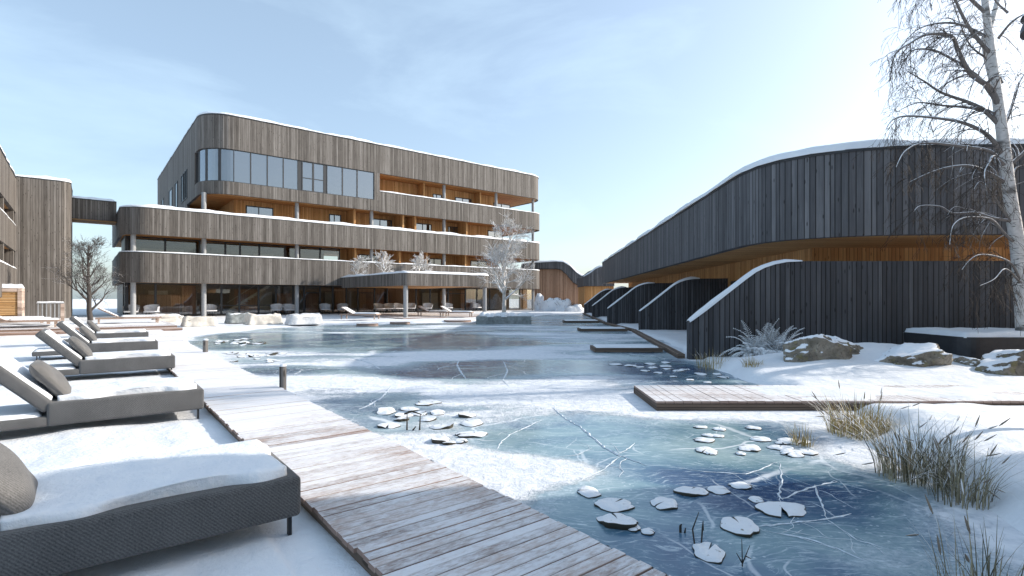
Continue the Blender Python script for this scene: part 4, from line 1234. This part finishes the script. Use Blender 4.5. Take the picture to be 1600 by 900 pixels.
for x, b, lb in ((205, 2.3, "pale armchair under the overhang at the hotel's left corner"), (237, 1.9, "pale armchair in front of the wide brown panel behind glass"), (328, 2.4, "pale armchair just right of the hotel's second column"), (432, 2.3, "pale armchair left of the third column"), (452, 2.0, "pale armchair touching the third column"), (508, 2.4, "pale armchair at the canopy's left edge"),
                 (535, 2.2, "pale armchair behind the white chaise under the canopy"), (592, 2.0, "pale armchair, first right of the white chaise"), (608, 2.2, "pale armchair, second right of the white chaise"), (622, 1.8, "pale armchair directly left of the canopy column"), (642, 2.2, "pale armchair directly right of the canopy column"), (668, 1.6, "pale armchair behind the middle lounge bed"), (700, 1.8, "pale armchair between the two lounge beds on the right"), (745, 2.2, "pale armchair next to the canopy's right column")):
    p = P0 + Matrix.Rotation(HA, 3, 'Z') @ Vector((ha(x, b), b, -.06))
    rz = HA + random.uniform(-.6, .6)
    if ac is None: ac = armchair(p, rz, lb); ac.scale = (1.35, 1.35, 1.3)
    else: copy_tree(ac, p, rz, lb, (1.35, 1.35, 1.3))
for k, (x, y, lb) in enumerate(((588, 499, "white chaise with raised back on the terrace left of the canopy column"), (700, 494, "lounge bed with tan base in the middle under the canopy"), (737, 495, "lounge bed on the terrace beside the stone planter"))):
    o = copy_tree(tl, gp(x, y, 0), R(-6), lb, (1.5, 1.5, 1.35))
    o['group'] = "lounge beds on the hotel terrace"; o.name = "terrace_lounger"
# thin plank terrace before the rooms
dd = thing("hotel_terrace", P0, HA, "thin reddish plank terrace under the canopy before the hotel's glass front", "terrace")
MB().box(18.4, 31, -14.8, -.3, -.14, -.02).build("deck_boards", M['deck'], dd)
for k, (x, y, r, lb) in enumerate(((715, 500.5, 1.5, "round low timber step left of the stone planter"), (574, 506, 1.0, "flat dark round step at the ice edge left of the canopy column"), (625, 503.5, 1.0, "flat round step at the foot of the canopy column"))):
    o = MB().tube([(0, 0, -.12), (0, 0, .03)], r * .7, 28).build("round_step", M['deck'], None, gp(x, y, -.05)); tag(o, lb, "step")

# ------------------------------------------------------------------ trees
def branch(mb, p, d, L, r, depth, rnd, pr, tw=None):
    """recursive limb; pr: droop, spread, kids, wiggle, split"""
    n = max(4, int(L / max(.12, L / 9)))
    pts, rad = [p.copy()], [r]
    dd = d.normalized()
    for i in range(n):
        dd = (dd + Vector((rnd.gauss(0, 1), rnd.gauss(0, 1), rnd.gauss(0, 1))) * pr['wiggle'] + Vector((0, 0, pr['up'] if depth > pr['dmin'] else -pr['droop'])) ).normalized()
        p = p + dd * (L / n)
        pts.append(p.copy()); rad.append(max(pr['rmin'], r * (1 - .8 * (i + 1) / n)))
    tgt = mb if (tw is None or r > pr['rtwig']) else tw
    tgt.tube(pts, rad, 7 if r > .03 else (5 if r > .012 else 3), False)
    if depth <= 0: return
    for k in range(pr['kids'][depth]):
        f = rnd.uniform(.25, 1.0)
        i = min(n - 1, int(f * n)); q = pts[i].lerp(pts[i + 1], f * n - i if f < 1 else 1)
        base = (pts[i + 1] - pts[i]).normalized()
        side = base.cross(Vector((rnd.gauss(0, 1), rnd.gauss(0, 1), rnd.gauss(0, 1)))).normalized()
        nd = (base * rnd.uniform(.5, 1.0) + side * pr['spread'] * rnd.uniform(.6, 1.1)).normalized()
        branch(mb, q, nd, L * rnd.uniform(*pr.get('len', (.35, .62))), max(pr['rmin'], rad[i] * .62), depth - 1, rnd, pr, tw)
def bare_tree(name, p, h, r, seed, mat, label, cat="tree", depth=4, limbs=11, group=None, fork=True, thick=.55, rmin=.012, reach=1.0, low=.16):
    rnd = random.Random(seed)
    o = thing(name, p, 0, label, cat, group)
    tr, cr_ = MB(), MB()
    pts, rad = [], []
    q = Vector((0, 0, -.2)); d = Vector((rnd.uniform(-.1, .1), rnd.uniform(-.1, .1), 1))
    n = 14
    for i in range(n + 1):
        pts.append(q.copy()); rad.append(r * (1 - .85 * i / n) + .012)
        d = (d + Vector((rnd.gauss(0, .07), rnd.gauss(0, .07), .06))).normalized()
        q = q + d * (h * .92 / n)
    tr.tube(pts, rad, 9)
    tr.build("trunk", mat, o)
    pr = dict(wiggle=.13, up=.05, droop=-.01, dmin=0, kids=[0, 5, 5, 5, 5], spread=.72, rmin=rmin, rtwig=0, len=(.42, .78))
    for k in range(limbs):
        f = low + (.96 - low) * (k + rnd.random()) / limbs
        i = min(n - 1, int(f * n)); a = k * 2.4 + rnd.uniform(-.5, .5)
        el = .7 + .8 * f
        nd = Vector((math.cos(a), math.sin(a), el))
        branch(cr_, pts[i], nd, reach * h * (.46 - .28 * f) * rnd.uniform(.75, 1.1), rad[i] * thick, depth - 1, rnd, pr)
    cr_.build("crown", mat, o)
    return o
bare_tree("bare_tree", (-30.7, 38.2, .05), 6.2, .17, 5, M['bare'], "dark bare tree in the gap between the tower and the hotel", limbs=17, thick=.60, rmin=.0065, reach=.86, low=.2)
# planter island with a frosted tree
ip = gp(787, 507, -.2)
pl_ = thing("stone_planter", (ip.x, ip.y + 1.4, -.2), 0, "large square stone planter in the frozen pond heaped with snow lumps", "planter")
MB().rbox(-1.95, 1.95, -1.4, 1.4, -.1, .58, .04, 2).build("planter_box", M['stone'], pl_)
m = MB(); rnd = random.Random(8)
for k in range(26):
    cx, cy, rr = rnd.uniform(-1.8, 1.8), rnd.uniform(-1.25, 1.25), rnd.uniform(.22, .42)
    def fn(a, b, cx=cx, cy=cy, rr=rr, k=k):
        th = 2 * math.pi * a; ph = b * math.pi / 2
        q = rr * (1 + .25 * math.sin(3 * th + k))
        return (cx + q * math.cos(th) * math.cos(ph), cy + q * math.sin(th) * math.cos(ph), .52 + rr * .85 * math.sin(ph))
    m.grid(12, 5, fn)
m.build("snow_cover", M['snow'], pl_)
bare_tree("frosted_tree", (ip.x, ip.y + 1.3, .25), 7.3, .15, 12, M['frosted'], "frost-white tree growing from the stone planter in the pond", limbs=16, thick=.7, rmin=.010, reach=.80, low=.22)
for k, (x, b, h, lb) in enumerate(((557, -2.5, 2.5, "leftmost frosted sapling on the canopy roof"), (602, -3.5, 3.0, "second frosted sapling from the left on the canopy roof"), (656, -3.5, 3.0, "third frosted sapling on the canopy roof, right of centre"), (733, -1.2, 3.2, "frosted sapling at the canopy's far right, beside the planter tree"))):
    a = ha(x, b)
    p = P0 + Matrix.Rotation(HA, 3, 'Z') @ Vector((min(a, 28.2), b, 3.8))
    bare_tree("frosted_sapling", p, h, .08, 30 + k, M['frosted'], lb, "sapling", 3, 12, "frosted saplings on the canopy roof", thick=.75, rmin=.016)

# birch on the right: trunk and limbs surveyed from the photograph, each with its own distance
BD = 13.0
birch = thing("birch_tree", dp(1601, 535, BD) , 0, "tall white-barked birch with drooping snowy twigs at the right edge", "tree")
bo = birch.location.copy()
def bl(x, y, dy=0.0): 
    return dp(x, y, BD) + Vector((0, dy, 0)) - bo
def smooth_path(P, k=4):
    out = []
    for i in range(len(P) - 1):
        p0, p1, p2, p3 = P[max(i - 1, 0)], P[i], P[i + 1], P[min(i + 2, len(P) - 1)]
        for j in range(k):
            t = j / k
            out.append(.5 * ((2 * p1) + (p2 - p0) * t + (2 * p0 - 5 * p1 + 4 * p2 - p3) * t * t + (3 * p1 - p0 - 3 * p2 + p3) * t ** 3))
    return out + [P[-1]]
tr = MB()
tp = [bl(1603, 560), bl(1598, 470), bl(1590, 385), bl(1577, 300), bl(1567, 215), bl(1558, 150), bl(1549, 85), bl(1541, 20), bl(1534, -60), bl(1530, -150)]
sp = smooth_path(tp)
tr.tube(sp, [.18 - .135 * (i / (len(sp) - 1)) for i in range(len(sp))], 12)
tp2 = [bl(1563, 185), bl(1566, 130, .2), bl(1560, 60, .35), bl(1575, 20, .45), bl(1600, -50, .6), bl(1615, -140, .7)]
sp2 = smooth_path(tp2); tr.tube(sp2, [.11 - .08 * (i / (len(sp2) - 1)) for i in range(len(sp2))], 9)
tr.build("trunk", M['birch'], birch)
limbs = [([(1553, 152), (1530, 130), (1510, 118), (1475, 100), (1440, 88), (1405, 92), (1385, 120)], .055, -.5),
         ([(1558, 178), (1525, 165), (1490, 158), (1455, 150), (1428, 162)], .045, .6),
         ([(1562, 170), (1540, 140), (1505, 122), (1480, 92), (1462, 70), (1420, 72), (1390, 88), (1362, 108), (1350, 150)], .07, -.9),
         ([(1563, 196), (1540, 170), (1515, 155), (1480, 140), (1455, 120), (1430, 102)], .06, .3),
         ([(1567, 242), (1540, 215), (1500, 198), (1455, 192), (1400, 190), (1372, 198), (1357, 215)], .055, -.6),
         ([(1569, 260), (1535, 240), (1480, 236), (1430, 235), (1395, 240), (1365, 256), (1345, 280)], .05, -1.2),
         ([(1570, 285), (1530, 262), (1500, 258), (1465, 266), (1430, 282)], .06, .2),
         ([(1574, 262), (1540, 248), (1520, 262), (1500, 280), (1490, 310)], .04, -.9),
         ([(1580, 345), (1545, 342), (1510, 335), (1470, 337), (1445, 328), (1410, 328), (1394, 338)], .045, -.7),
         ([(1584, 378), (1560, 368), (1530, 348), (1500, 345), (1465, 348), (1440, 362), (1426, 390)], .04, -1.1),
         ([(1588, 360), (1555, 320), (1535, 300), (1515, 288), (1500, 300)], .035, -.4),
         ([(1597, 452), (1580, 425), (1560, 410), (1530, 402), (1500, 401), (1478, 410), (1460, 424)], .035, -.8),
         ([(1596, 445), (1570, 432), (1540, 422), (1510, 438), (1475, 448)], .03, -1.0),
         ([(1549, 85), (1520, 60), (1500, 40), (1482, 15), (1465, -10), (1435, 0), (1412, 30)], .05, -.5),
         ([(1546, 60), (1510, 35), (1480, 28), (1450, 35), (1430, 60)], .04, .5),
         ([(1540, 20), (1500, -5), (1470, -40), (1430, -50), (1400, -20), (1380, 20)], .045, -.8),
         ([(1566, 130), (1555, 90), (1535, 60), (1525, 10), (1520, -40)], .035, .7),
         ([(1567, 205), (1590, 160), (1610, 120), (1630, 100)], .045, .4),
         ([(1573, 260), (1592, 240), (1615, 200), (1640, 190)], .05, -.4),
         ([(1577, 300), (1600, 262), (1630, 250)], .045, .5),
         ([(1590, 390), (1610, 360), (1640, 350)], .04, 0),
         ([(1560, 60), (1572, 40), (1590, 28), (1620, 20)], .035, -.4),
         ([(1575, 20), (1560, -10), (1555, -60)], .03, .3),
         ([(1534, -60), (1500, -90), (1460, -100), (1420, -80), (1390, -30)], .04, -.6)]
lm, twg = MB(), MB()
rnd = random.Random(21)
prb = dict(wiggle=.085, up=-.05, droop=.20, dmin=5, kids=[0, 2, 3], spread=.6, rmin=.0036, rtwig=.012)
for pts, r, dy in limbs:
    n = len(pts)
    P = [bl(x, y, dy * (i / (n - 1))) for i, (x, y) in enumerate(pts)]
    S = smooth_path(P, 4)
    rad = [max(.008, r * (1 - .86 * i / (len(S) - 1))) for i in range(len(S))]
    lm.tube(S, rad, 7, False)
    L = sum((S[i + 1] - S[i]).length for i in range(len(S) - 1))
    for k in range(int(7 + L * 7.0)):
        f = rnd.uniform(.12, 1.0)
        i = min(len(S) - 2, int(f * (len(S) - 1)))
        base = (S[i + 1] - S[i]).normalized()
        side = base.cross(Vector((rnd.gauss(0, 1), rnd.gauss(0, 1), rnd.gauss(0, 1)))).normalized()
        nd = base * .7 + side * .7 + Vector((0, 0, rnd.uniform(-.35, .25)))
        branch(lm, S[i].copy(), nd, rnd.uniform(.35, 1.15) * (1.15 - .4 * f), max(.0055, rad[i] * rnd.uniform(.22, .45)), 2, rnd, prb, twg)
lm.build("limbs", M['limb'], birch)
twg.build("twigs", M['twig'], birch)

# ------------------------------------------------------------------ right shore: planter, rocks, plants
def stadium(x0, x1, y0, y1, r):
    return arc(x0 + r, y0 + r, r, 180, 270, 6) + arc(x1 - r, y0 + r, r, 270, 360, 6) + arc(x1 - r, y1 - r, r, 0, 90, 6) + arc(x0 + r, y1 - r, r, 90, 180, 6)
sp_ = thing("steel_planter", (13.2, 13.5, -.1), 0, "long black steel planter filled with snow at the birch's foot", "planter")
MB().prism(stadium(-2.4, 2.6, -1.0, 1.2, .35), 0, .78).build("planter_box", M['planter'], sp_)
MB().snow_slab(-2.36, 2.56, -.96, 1.16, .775, .13, 3, .2, .03, .1).build("snow_cover", M['snow'], sp_)
def rock(p, s, seed, label, rz=0):
    bm = bmesh.new(); bmesh.ops.create_icosphere(bm, subdivisions=5, radius=1)
    rnd = random.Random(seed)
    planes = [(Vector((rnd.gauss(0, 1), rnd.gauss(0, 1), rnd.gauss(0, .8))).normalized(), rnd.uniform(.62, .9)) for _ in range(14)]
    for v in bm.verts:
        c = v.co.normalized()
        rr = 1.0
        for nrm, dd in planes:
            k = c.dot(nrm)
            if k > .05: rr = min(rr, dd / k)
        q = c * rr
        nz_ = float(fbm(q.x * 2.2 + seed, q.y * 2.2 + q.z * 1.9, seed, 4)) - .5
        n2 = float(fbm(q.x * 6 + seed, q.y * 6 + q.z * 5.3, seed + 5, 3)) - .5
        n3 = float(fbm(q.x * 15 + seed, q.y * 15 + q.z * 13, seed + 9, 3)) - .5
        q = q * (1 + nz_ * .34 + n2 * .16 + n3 * .07)
        v.co = Vector((q.x * s[0], q.y * s[1], q.z * s[2]))
    bm.verts.index_update()
    m = MB().add([v.co.copy() for v in bm.verts], [[v.index for v in f.verts] for f in bm.faces], smooth=True); bm.free()
    o = m.build("boulder", M['rock'], None, p, rz)
    return tag(o, label, "rock", "boulders on the right shore")
rock((7.1, 12.4, .14), (.86, .62, .6), 3, "brown boulder with thick snow on top beside the frosted fern")
rock((7.9, 12.7, .2), (.85, .55, .52), 14, "snow-buried boulder behind the brown one, only dark chinks showing")
rock((9.1, 11.9, .12), (1.05, .65, .5), 6, "broad grey boulder in the middle of the row, bare front face", .2)
rock((10.3, 11.9, .05), (.42, .4, .28), 8, "small grey boulder wedged between the two large ones")
rock((11.0, 11.3, .12), (1.15, .75, .6), 9, "rightmost grey boulder with a peaked snowy top below the planter", -.1)
rock((8.4, 12.0, .0), (.35, .3, .22), 12, "small dark stone half under snow left of the broad grey boulder")

def blades(mb, cx, cy, z, n, h, spread, rnd, wd=.008, lean=.6, heads=None, hn=0):
    for k in range(n):
        a = rnd.uniform(0, 2 * math.pi); r0 = spread * math.sqrt(rnd.random()) * .55
        p = Vector((cx + r0 * math.cos(a), cy + r0 * math.sin(a), z))
        hh = h * rnd.uniform(.45, 1.0); ln = lean * rnd.uniform(.1, 1.0) * hh
        a2 = a + rnd.gauss(0, .6)
        out = Vector((math.cos(a2), math.sin(a2), 0)); tan = Vector((-out.y, out.x, 0))
        if rnd.random() < .5: tan = (tan + out * rnd.uniform(-1, 1)).normalized()
        N = 6; vs = []; w_ = wd * rnd.uniform(.6, 1.3); kink = rnd.uniform(.6, .95) if rnd.random() < .3 else 2
        for i in range(N + 1):
            t = i / N
            up = hh * (t - .28 * t * t * (ln / hh)); 
            if t > kink: up -= hh * (t - kink) * 1.4
            q = p + out * (ln * t * t) + Vector((0, 0, up))
            ww = w_ * (1 - t ** 2.2) + .0008
            vs += [q - tan * ww / 2, q + tan * ww / 2]
        mb.add(vs, [(2 * i, 2 * i + 1, 2 * i + 3, 2 * i + 2) for i in range(N)], None, True)
        if heads is not None and k < hn:
            e = (vs[-1] + vs[-2]) / 2; d = (e - (vs[-5] + vs[-6]) / 2).normalized()
            heads.append(MB().tube([e - d * .01, e + d * .02, e + d * .07, e + d * .11], [.002, .0075, .006, .0015], 6))
def clump(name, p, n, h, spread, seed, mat, label, cat="grass", hn=0, wd=.008, lean=.6):
    o = thing(name, p, 0, label, cat)
    rnd = random.Random(seed); m = MB(); hd = []
    blades(m, 0, 0, -.03, n, h, spread, rnd, wd, lean, hd, hn)
    m.build("blades", M[mat], o)
    for q in hd: q.build("seed_head", M['seed'], o)
    return o
def gz(x, y): return float(max(ground_h(np.array([x]), np.array([y]))[0], ICE_Z))
def on_ground(px, py, z=-.12):
    p = gp(px, py, z)
    return Vector((p.x, p.y, gz(p.x, p.y)))
clump("straw_grass", on_ground(1340, 672), 420, .62, .62, 1, 'straw', "sunlit straw-yellow grass tuft in front of the dock's edge", hn=26, lean=.85)
clump("straw_grass", on_ground(1253, 688), 60, .36, .22, 2, 'straw', "thin small grass tuft left of the straw-yellow one", lean=.6)
clump("reed_clump", on_ground(1432, 738), 360, .80, .62, 3, 'reed', "dense dark reed clump with seed heads, behind the nearer reeds", "reeds", hn=26, lean=.95, wd=.0075)
clump("reed_clump", on_ground(1500, 772), 150, .72, .42, 4, 'reed', "looser dark reed clump leaning right, just before the dense one", "reeds", hn=14, lean=.95, wd=.007)
clump("reed_clump", on_ground(1540, 940), 90, .66, .42, 5, 'reed', "sparse tall reed stems in the bottom right corner", "reeds", hn=9, lean=.6, wd=.006)
clump("straw_grass", on_ground(1110, 572), 110, .62, .7, 6, 'straw', "pale dry grass at the near corner of the largest screen", lean=.8)
clump("straw_grass", on_ground(1176, 584), 90, .34, .4, 7, 'straw', "low dry grass tuft before the frosted fern", lean=.8)
# frosted fern
def fern(p, n, L, seed, label):
    o = thing("frosted_fern", p, 0, label, "shrub")
    rnd = random.Random(seed); m = MB(); st = MB()
    for k in range(n):
        a = rnd.uniform(0, 2 * math.pi); el = rnd.uniform(.55, 1.5); l = L * rnd.uniform(.55, 1.05)
        cx_, cy_ = ((0, 0), (.42, .1), (-.35, -.05), (.15, -.3))[k % 4]
        d = Vector((math.cos(a) * math.cos(el), math.sin(a) * math.cos(el), math.sin(el)))
        q = Vector((cx_ + rnd.uniform(-.12, .12), cy_ + rnd.uniform(-.12, .12), 0)); pts = [q.copy()]
        N = 20
        for i in range(N):
            d = (d + Vector((rnd.gauss(0, .02), rnd.gauss(0, .02), -.085))).normalized(); q = q + d * (l / N); pts.append(q.copy())
        st.tube(pts, [.008 * (1 - i / (N + 1)) + .002 for i in range(N + 1)], 4, False)
        for i in range(3, N + 1):
            dd = (pts[i] - pts[i - 1]).normalized(); s = dd.cross(Vector((0, 0, 1))).normalized(); up = s.cross(dd)
            ll_ = .15 * L * math.sin(math.pi * (i / N) ** .7 * .93 + .1) + .02
            for sg in (-1, 1):
                e = pts[i] + (s * sg * .8 + dd * .6).normalized() * ll_ + Vector((0, 0, -.03 * rnd.random()))
                wv_ = dd * .0095
                mid = (pts[i] + e) / 2 + up * .010
                m.add([pts[i], mid - wv_, e, mid + wv_, mid + up * .016], [(0, 1, 4), (1, 2, 4), (2, 3, 4), (3, 0, 4)], None, False)
    st.build("stalks", M['frosted'], o); m.build("fronds", M['frond'], o)
    return o
fern(on_ground(1198, 562), 130, 1.1, 3, "large frost-covered fern shrub against the dark screen")
fern(on_ground(1243, 546), 60, 1.2, 4, "smaller frost-covered fern shrub behind the brown boulder")
# snow-laden bushes before the cedar pavilion
def snow_bush(p, s, seed, label):
    o = thing("snowy_bush", p, 0, label, "bush", "snow-laden bushes before the pavilion")
    bm = bmesh.new(); bmesh.ops.create_icosphere(bm, subdivisions=4, radius=1)
    for v in bm.verts:
        c = v.co.normalized(); nz_ = float(fbm(c.x * 1.6 + seed, c.y * 1.6 + c.z * 1.9, seed, 4)) - .45
        q = c * (1 + nz_ * .9); v.co = Vector((q.x * s[0], q.y * s[1], max(-.1, q.z * s[2])))
    bm.verts.index_update()
    MB().add([v.co.copy() for v in bm.verts], [[v.index for v in f.verts] for f in bm.faces], smooth=True).build("snow_cover", M['snow'], o); bm.free()
    m = MB(); rnd = random.Random(seed)
    for k in range(40):
        a = rnd.uniform(0, 6.28); el = rnd.uniform(.2, 1.4)
        d = Vector((math.cos(a) * math.cos(el) * s[0], math.sin(a) * math.cos(el) * s[1], math.sin(el) * s[2]))
        m.tube([Vector((0, 0, 0)), d * .7, d * rnd.uniform(1.1, 1.35)], [.04, .03, .012], 4, False)
    m.build("branches", M['bare'], o)
    return o
for k, (x, y, d, s, lb) in enumerate(((862, 487, 70, (1.5, 1.2, 1.7), "snow-laden bush in front of the pavilion, nearest the hotel's right end"), (880, 487, 69, (1.3, 1.1, 1.5), "snow-laden bush in the middle before the pavilion"), (897, 488, 67, (1.1, 1.0, 1.0), "low snow-laden bush at the pavilion's right, by the downpipe"), (843, 486, 72, (.7, .7, 2.0), "tall narrow snow-laden bush at the hotel's right end"))):
    p = dp(x, y, d); snow_bush((p.x, p.y, -.05), s, 50 + k, lb)

# ------------------------------------------------------------------ lily pads and dry stems on the ice
def lily(p, r, seed, label, group, curl=.0, tilt=0.0):
    rnd = random.Random(seed)
    NS, NR = 30, 5
    a0 = rnd.uniform(0, 6.28); notch = rnd.uniform(.05, .15)
    ph = [rnd.uniform(0, 6.28) for _ in range(4)]
    sx = rnd.uniform(.85, 1.2)
    def P(i, j, top):
        th = a0 + notch + (2 * math.pi - 2 * notch) * i / NS
        t = j / NR
        rr = r * t * (1 + .08 * math.sin(2 * th + ph[0]) + .06 * math.sin(5 * th + ph[1]) + .03 * math.sin(9 * th + ph[2]) + .05 * (float(vnoise(math.cos(th) * 3 + seed, math.sin(th) * 3, seed)) - .5))
        cu = .45 * curl * r * t ** 3 * max(0, math.sin(th * 1.0 + ph[2])) + .04 * r * t * t * max(0, math.sin(2 * th + ph[3])) * .9 + .03 * r * t * math.sin(3 * th + ph[0])
        x, y = rr * math.cos(th) * sx, rr * math.sin(th) / sx
        z = .004 + cu + tilt * y
        if top: z += (.020 * (r / .15) ** .5) * math.sqrt(max(0, 1 - t ** 4)) * (.7 + .5 * float(vnoise(x * 18 + seed, y * 18, seed))) + .004
        return (x, y, z)
    m = MB()
    for top in (0, 1):
        vs = [P(i, j, top) for i in range(NS + 1) for j in range(NR + 1)]
        fs = []
        for i in range(NS):
            for j in range(NR):
                q = (i * (NR + 1) + j, i * (NR + 1) + j + 1, (i + 1) * (NR + 1) + j + 1, (i + 1) * (NR + 1) + j)
                fs.append(q if top else tuple(reversed(q)))
        m.add(vs, fs, None, bool(top), mi=top)
    sl = 1.06
    vs = [tuple(Vector(P(i, NR, 0)) * Vector((1, 1, 1)).x) for i in range(NS + 1)]
    rim = []
    for i in range(NS + 1):
        x, y, z = P(i, NR, 0); rim += [(x, y, z + .004), (x * 1.03, y * 1.03, z - .006), (x * .97, y * .97, -.004)]
    fs = []
    for i in range(NS):
        fs += [(3 * i, 3 * i + 1, 3 * i + 4, 3 * i + 3), (3 * i + 1, 3 * i + 2, 3 * i + 5, 3 * i + 4)]
    m.add(rim, fs, None, True, mi=0)
    o = m.build("lily_pad", [M['pad'], M['padsnow']], None, p)
    return tag(o, label, "lily pad", group)
GL = "snow-covered lily pads frozen into the ice"
fore = [((960, 790), 28, .1, "large flat lily pad, leftmost of the foreground, nearest the boardwalk"), ((1038, 788), 23, .1, "oval lily pad with a slit, right of the leftmost foreground pad"), ((1080, 769), 23, .35, "curled heart-shaped lily pad between the oval pad and two small ones"), ((1122, 767), 17, .1, "small lily pad right of the curled heart-shaped one"),
        ((1157, 760), 16, .1, "small round lily pad at the back of the foreground group, over dark ice"), ((1181, 782), 12, .1, "tiny lily pad just left of the big ragged one"), ((1221, 797), 34, .15, "biggest ragged lily pad on the dark blue ice at right"), ((1155, 823), 32, .2, "long tilted lily pad touching the white crack"),
        ((1107, 864), 28, .05, "round lily pad nearest the bottom edge"), ((965, 816), 30, .6, "folded lily pad with dark arched openings by the boardwalk"), ((1012, 832), 11, .1, "tiny lily pad beside the folded one"), ((990, 826), 12, .2, "small lily pad joined to the folded one"), ((920, 770), 20, .0, "flat half-buried lily pad close to the boardwalk's edge")]
for k, ((x, y), rp_, cu, lb) in enumerate(fore):
    p = gp(x, y, ICE_Z); r = rp_ / F_PX * p.y * 1.05
    lily(p, r * .94, 100 + k, lb, GL, cu)
rnd = random.Random(77)
mid = [(604, 644, 20), (632, 650, 16), (607, 666, 20), (640, 640, 16), (662, 632, 15), (672, 629, 17), (684, 646, 15), (668, 656, 16), (690, 668, 18), (730, 650, 16), (737, 662, 22), (737, 680, 24), (688, 688, 20), (702, 693, 12), (628, 656, 14), (655, 648, 13), (720, 690, 14)]
for k, (x, y, rp_) in enumerate(mid):
    p = gp(x, y, ICE_Z); lily(p, .86 * rp_ / F_PX * p.y, 200 + k, "curled snowy lily pad in the crowded cluster midway along the boardwalk", "lily pads clustered midway along the boardwalk", rnd.choice((.2, .5, .7)))
for k in range(26):
    x, y = rnd.uniform(1090, 1265), rnd.uniform(668, 712)
    if (x - 1090) / 175 * 40 + 660 > y + 18: continue
    p = gp(x, y, ICE_Z); lily(p, rnd.uniform(8, 17) / F_PX * p.y, 300 + k, "snowy lily pad in the bunch between the dock and the small grass tuft", "lily pads bunched near the dock", .15)
for k, (x, y) in enumerate(((962, 570), (1000, 574), (1008, 580), (1020, 575), (1040, 573), (1042, 577), (1028, 583), (1060, 580), (1052, 589), (1070, 578), (1078, 594), (1095, 585), (1105, 598), (1130, 590), (1120, 585), (985, 572), (1015, 569), (1040, 567))):
    p = gp(x, y, ICE_Z); lily(p, rnd.uniform(6, 10) / F_PX * p.y, 400 + k, "small snowy lily pad on the dark ice before the largest screen", "lily pads before the largest screen", .1)
for k in range(34):
    r_ow = k % 2
    x, y = (rnd.uniform(338, 412), rnd.uniform(529, 540)) if r_ow else (rnd.uniform(350, 445), rnd.uniform(552, 566))
    p = gp(x, y, ICE_Z); lily(p, rnd.uniform(4, 8) / F_PX * p.y, 500 + k, "tiny snowy lily pad among those near the farther timber post" if r_ow else "tiny snowy lily pad in the patch between the two timber posts", "lily pads by the farther post" if r_ow else "lily pads between the timber posts", .6)
def stems(p, segs, label, r=.006):
    o = MB()
    for s in segs: o.tube(s, [r] * (len(s) - 1) + [r * .4], 5)
    ob = o.build("dry_stem", M['stem'], None, p); return tag(ob, label, "plant stem")
p = gp(1090, 850, ICE_Z)
stems(p, [[(-.02, 0, -.02), (-.03, .02, .10), (.02, .03, .22)], [(.03, .01, -.02), (.035, 0, .12), (.04, 0, .17)], [(.04, 0, .10), (.04, 0, .16)]], "two dark broken stems standing behind the pad nearest the bottom edge")
p = gp(1160, 885, ICE_Z)
stems(p, [[(0, 0, -.02), (0, .01, .18)], [(0, 0, .02), (-.04, 0, .09)], [(0, 0, .02), (.05, 0, .14)], [(.02, 0, .07), (.06, 0, .05)]], "dark forked stem frozen in the ice near the bottom edge", .005)
p = gp(1063, 832, ICE_Z)
stems(p, [[(0, 0, -.02), (0, 0, .05), (.01, 0, .065)], [(.03, 0, -.02), (.04, 0, .035)]], "short dark bud stems left of the broken stems", .010)
p = gp(643, 672, ICE_Z)
stems(p, [[(-.06, 0, -.03), (-.06, 0, .24)], [(.11, 0, -.03), (.12, 0, .22)], [(-.1, 0, .22), (0, .03, .25), (.14, 0, .21)], [(.02, -.02, .0), (.06, 0, .05)]], "dark dry stalks rising from the crowded lily cluster", .014)

# ------------------------------------------------------------------ lamp at the right edge, unseen lodge added beyond the frame to shade the foreground
lp = thing("garden_lamp", (6.33, 6.0, .15), 0, "dark dome lamp head with snow cap at the extreme top right edge", "lamp")
MB().tube([(0, 0, -.4), (0, 0, 4.6)], .05, 12).build("post", M['darkmetal'], lp)
m = MB()
m.grid(28, 8, lambda a, b: (.38 * math.cos(2 * math.pi * a) * math.cos(b * 1.5), .38 * math.sin(2 * math.pi * a) * math.cos(b * 1.5), 4.58 + .34 * math.sin(b * 1.5)))
m.grid(28, 2, lambda a, b: (.38 * b * math.cos(2 * math.pi * a), .38 * b * math.sin(2 * math.pi * a), 4.58), flip=True)
m.build("lamp_shade", M['darkmetal'], lp)
MB().grid(28, 8, lambda a, b: (.40 * math.cos(2 * math.pi * a) * math.cos(.35 + b * 1.2), .40 * math.sin(2 * math.pi * a) * math.cos(.35 + b * 1.2), 4.62 + .42 * math.sin(.35 + b * 1.2))).build("snow_cover", M['snow'], lp)

nb = thing("unseen_shade_lodge", (14, 0, 0), 0, "dark timber lodge standing to the right beyond the picture's edge", "lodge")
npath = [(9.2, -7.5), (10.2, 7.7), (24, 7.7)]
npoly = [(-5.2, -11), (-3.6, 7.4), (10, 7.4), (10, -11)]
MB().prism(npoly, 4.4, 6.9).build("roof_fascia", M['stained'], nb)
MB().prism([(-3.2, -10), (-2.0, 6.2), (9.5, 6.2), (9.5, -10)], -.1, 4.4).build("cedar_wall", M['cedar'], nb)
MB().prism([(a * .99, b * .99) for a, b in npoly], 6.9, 7.1).build("snow_cover", M['snow'], nb)
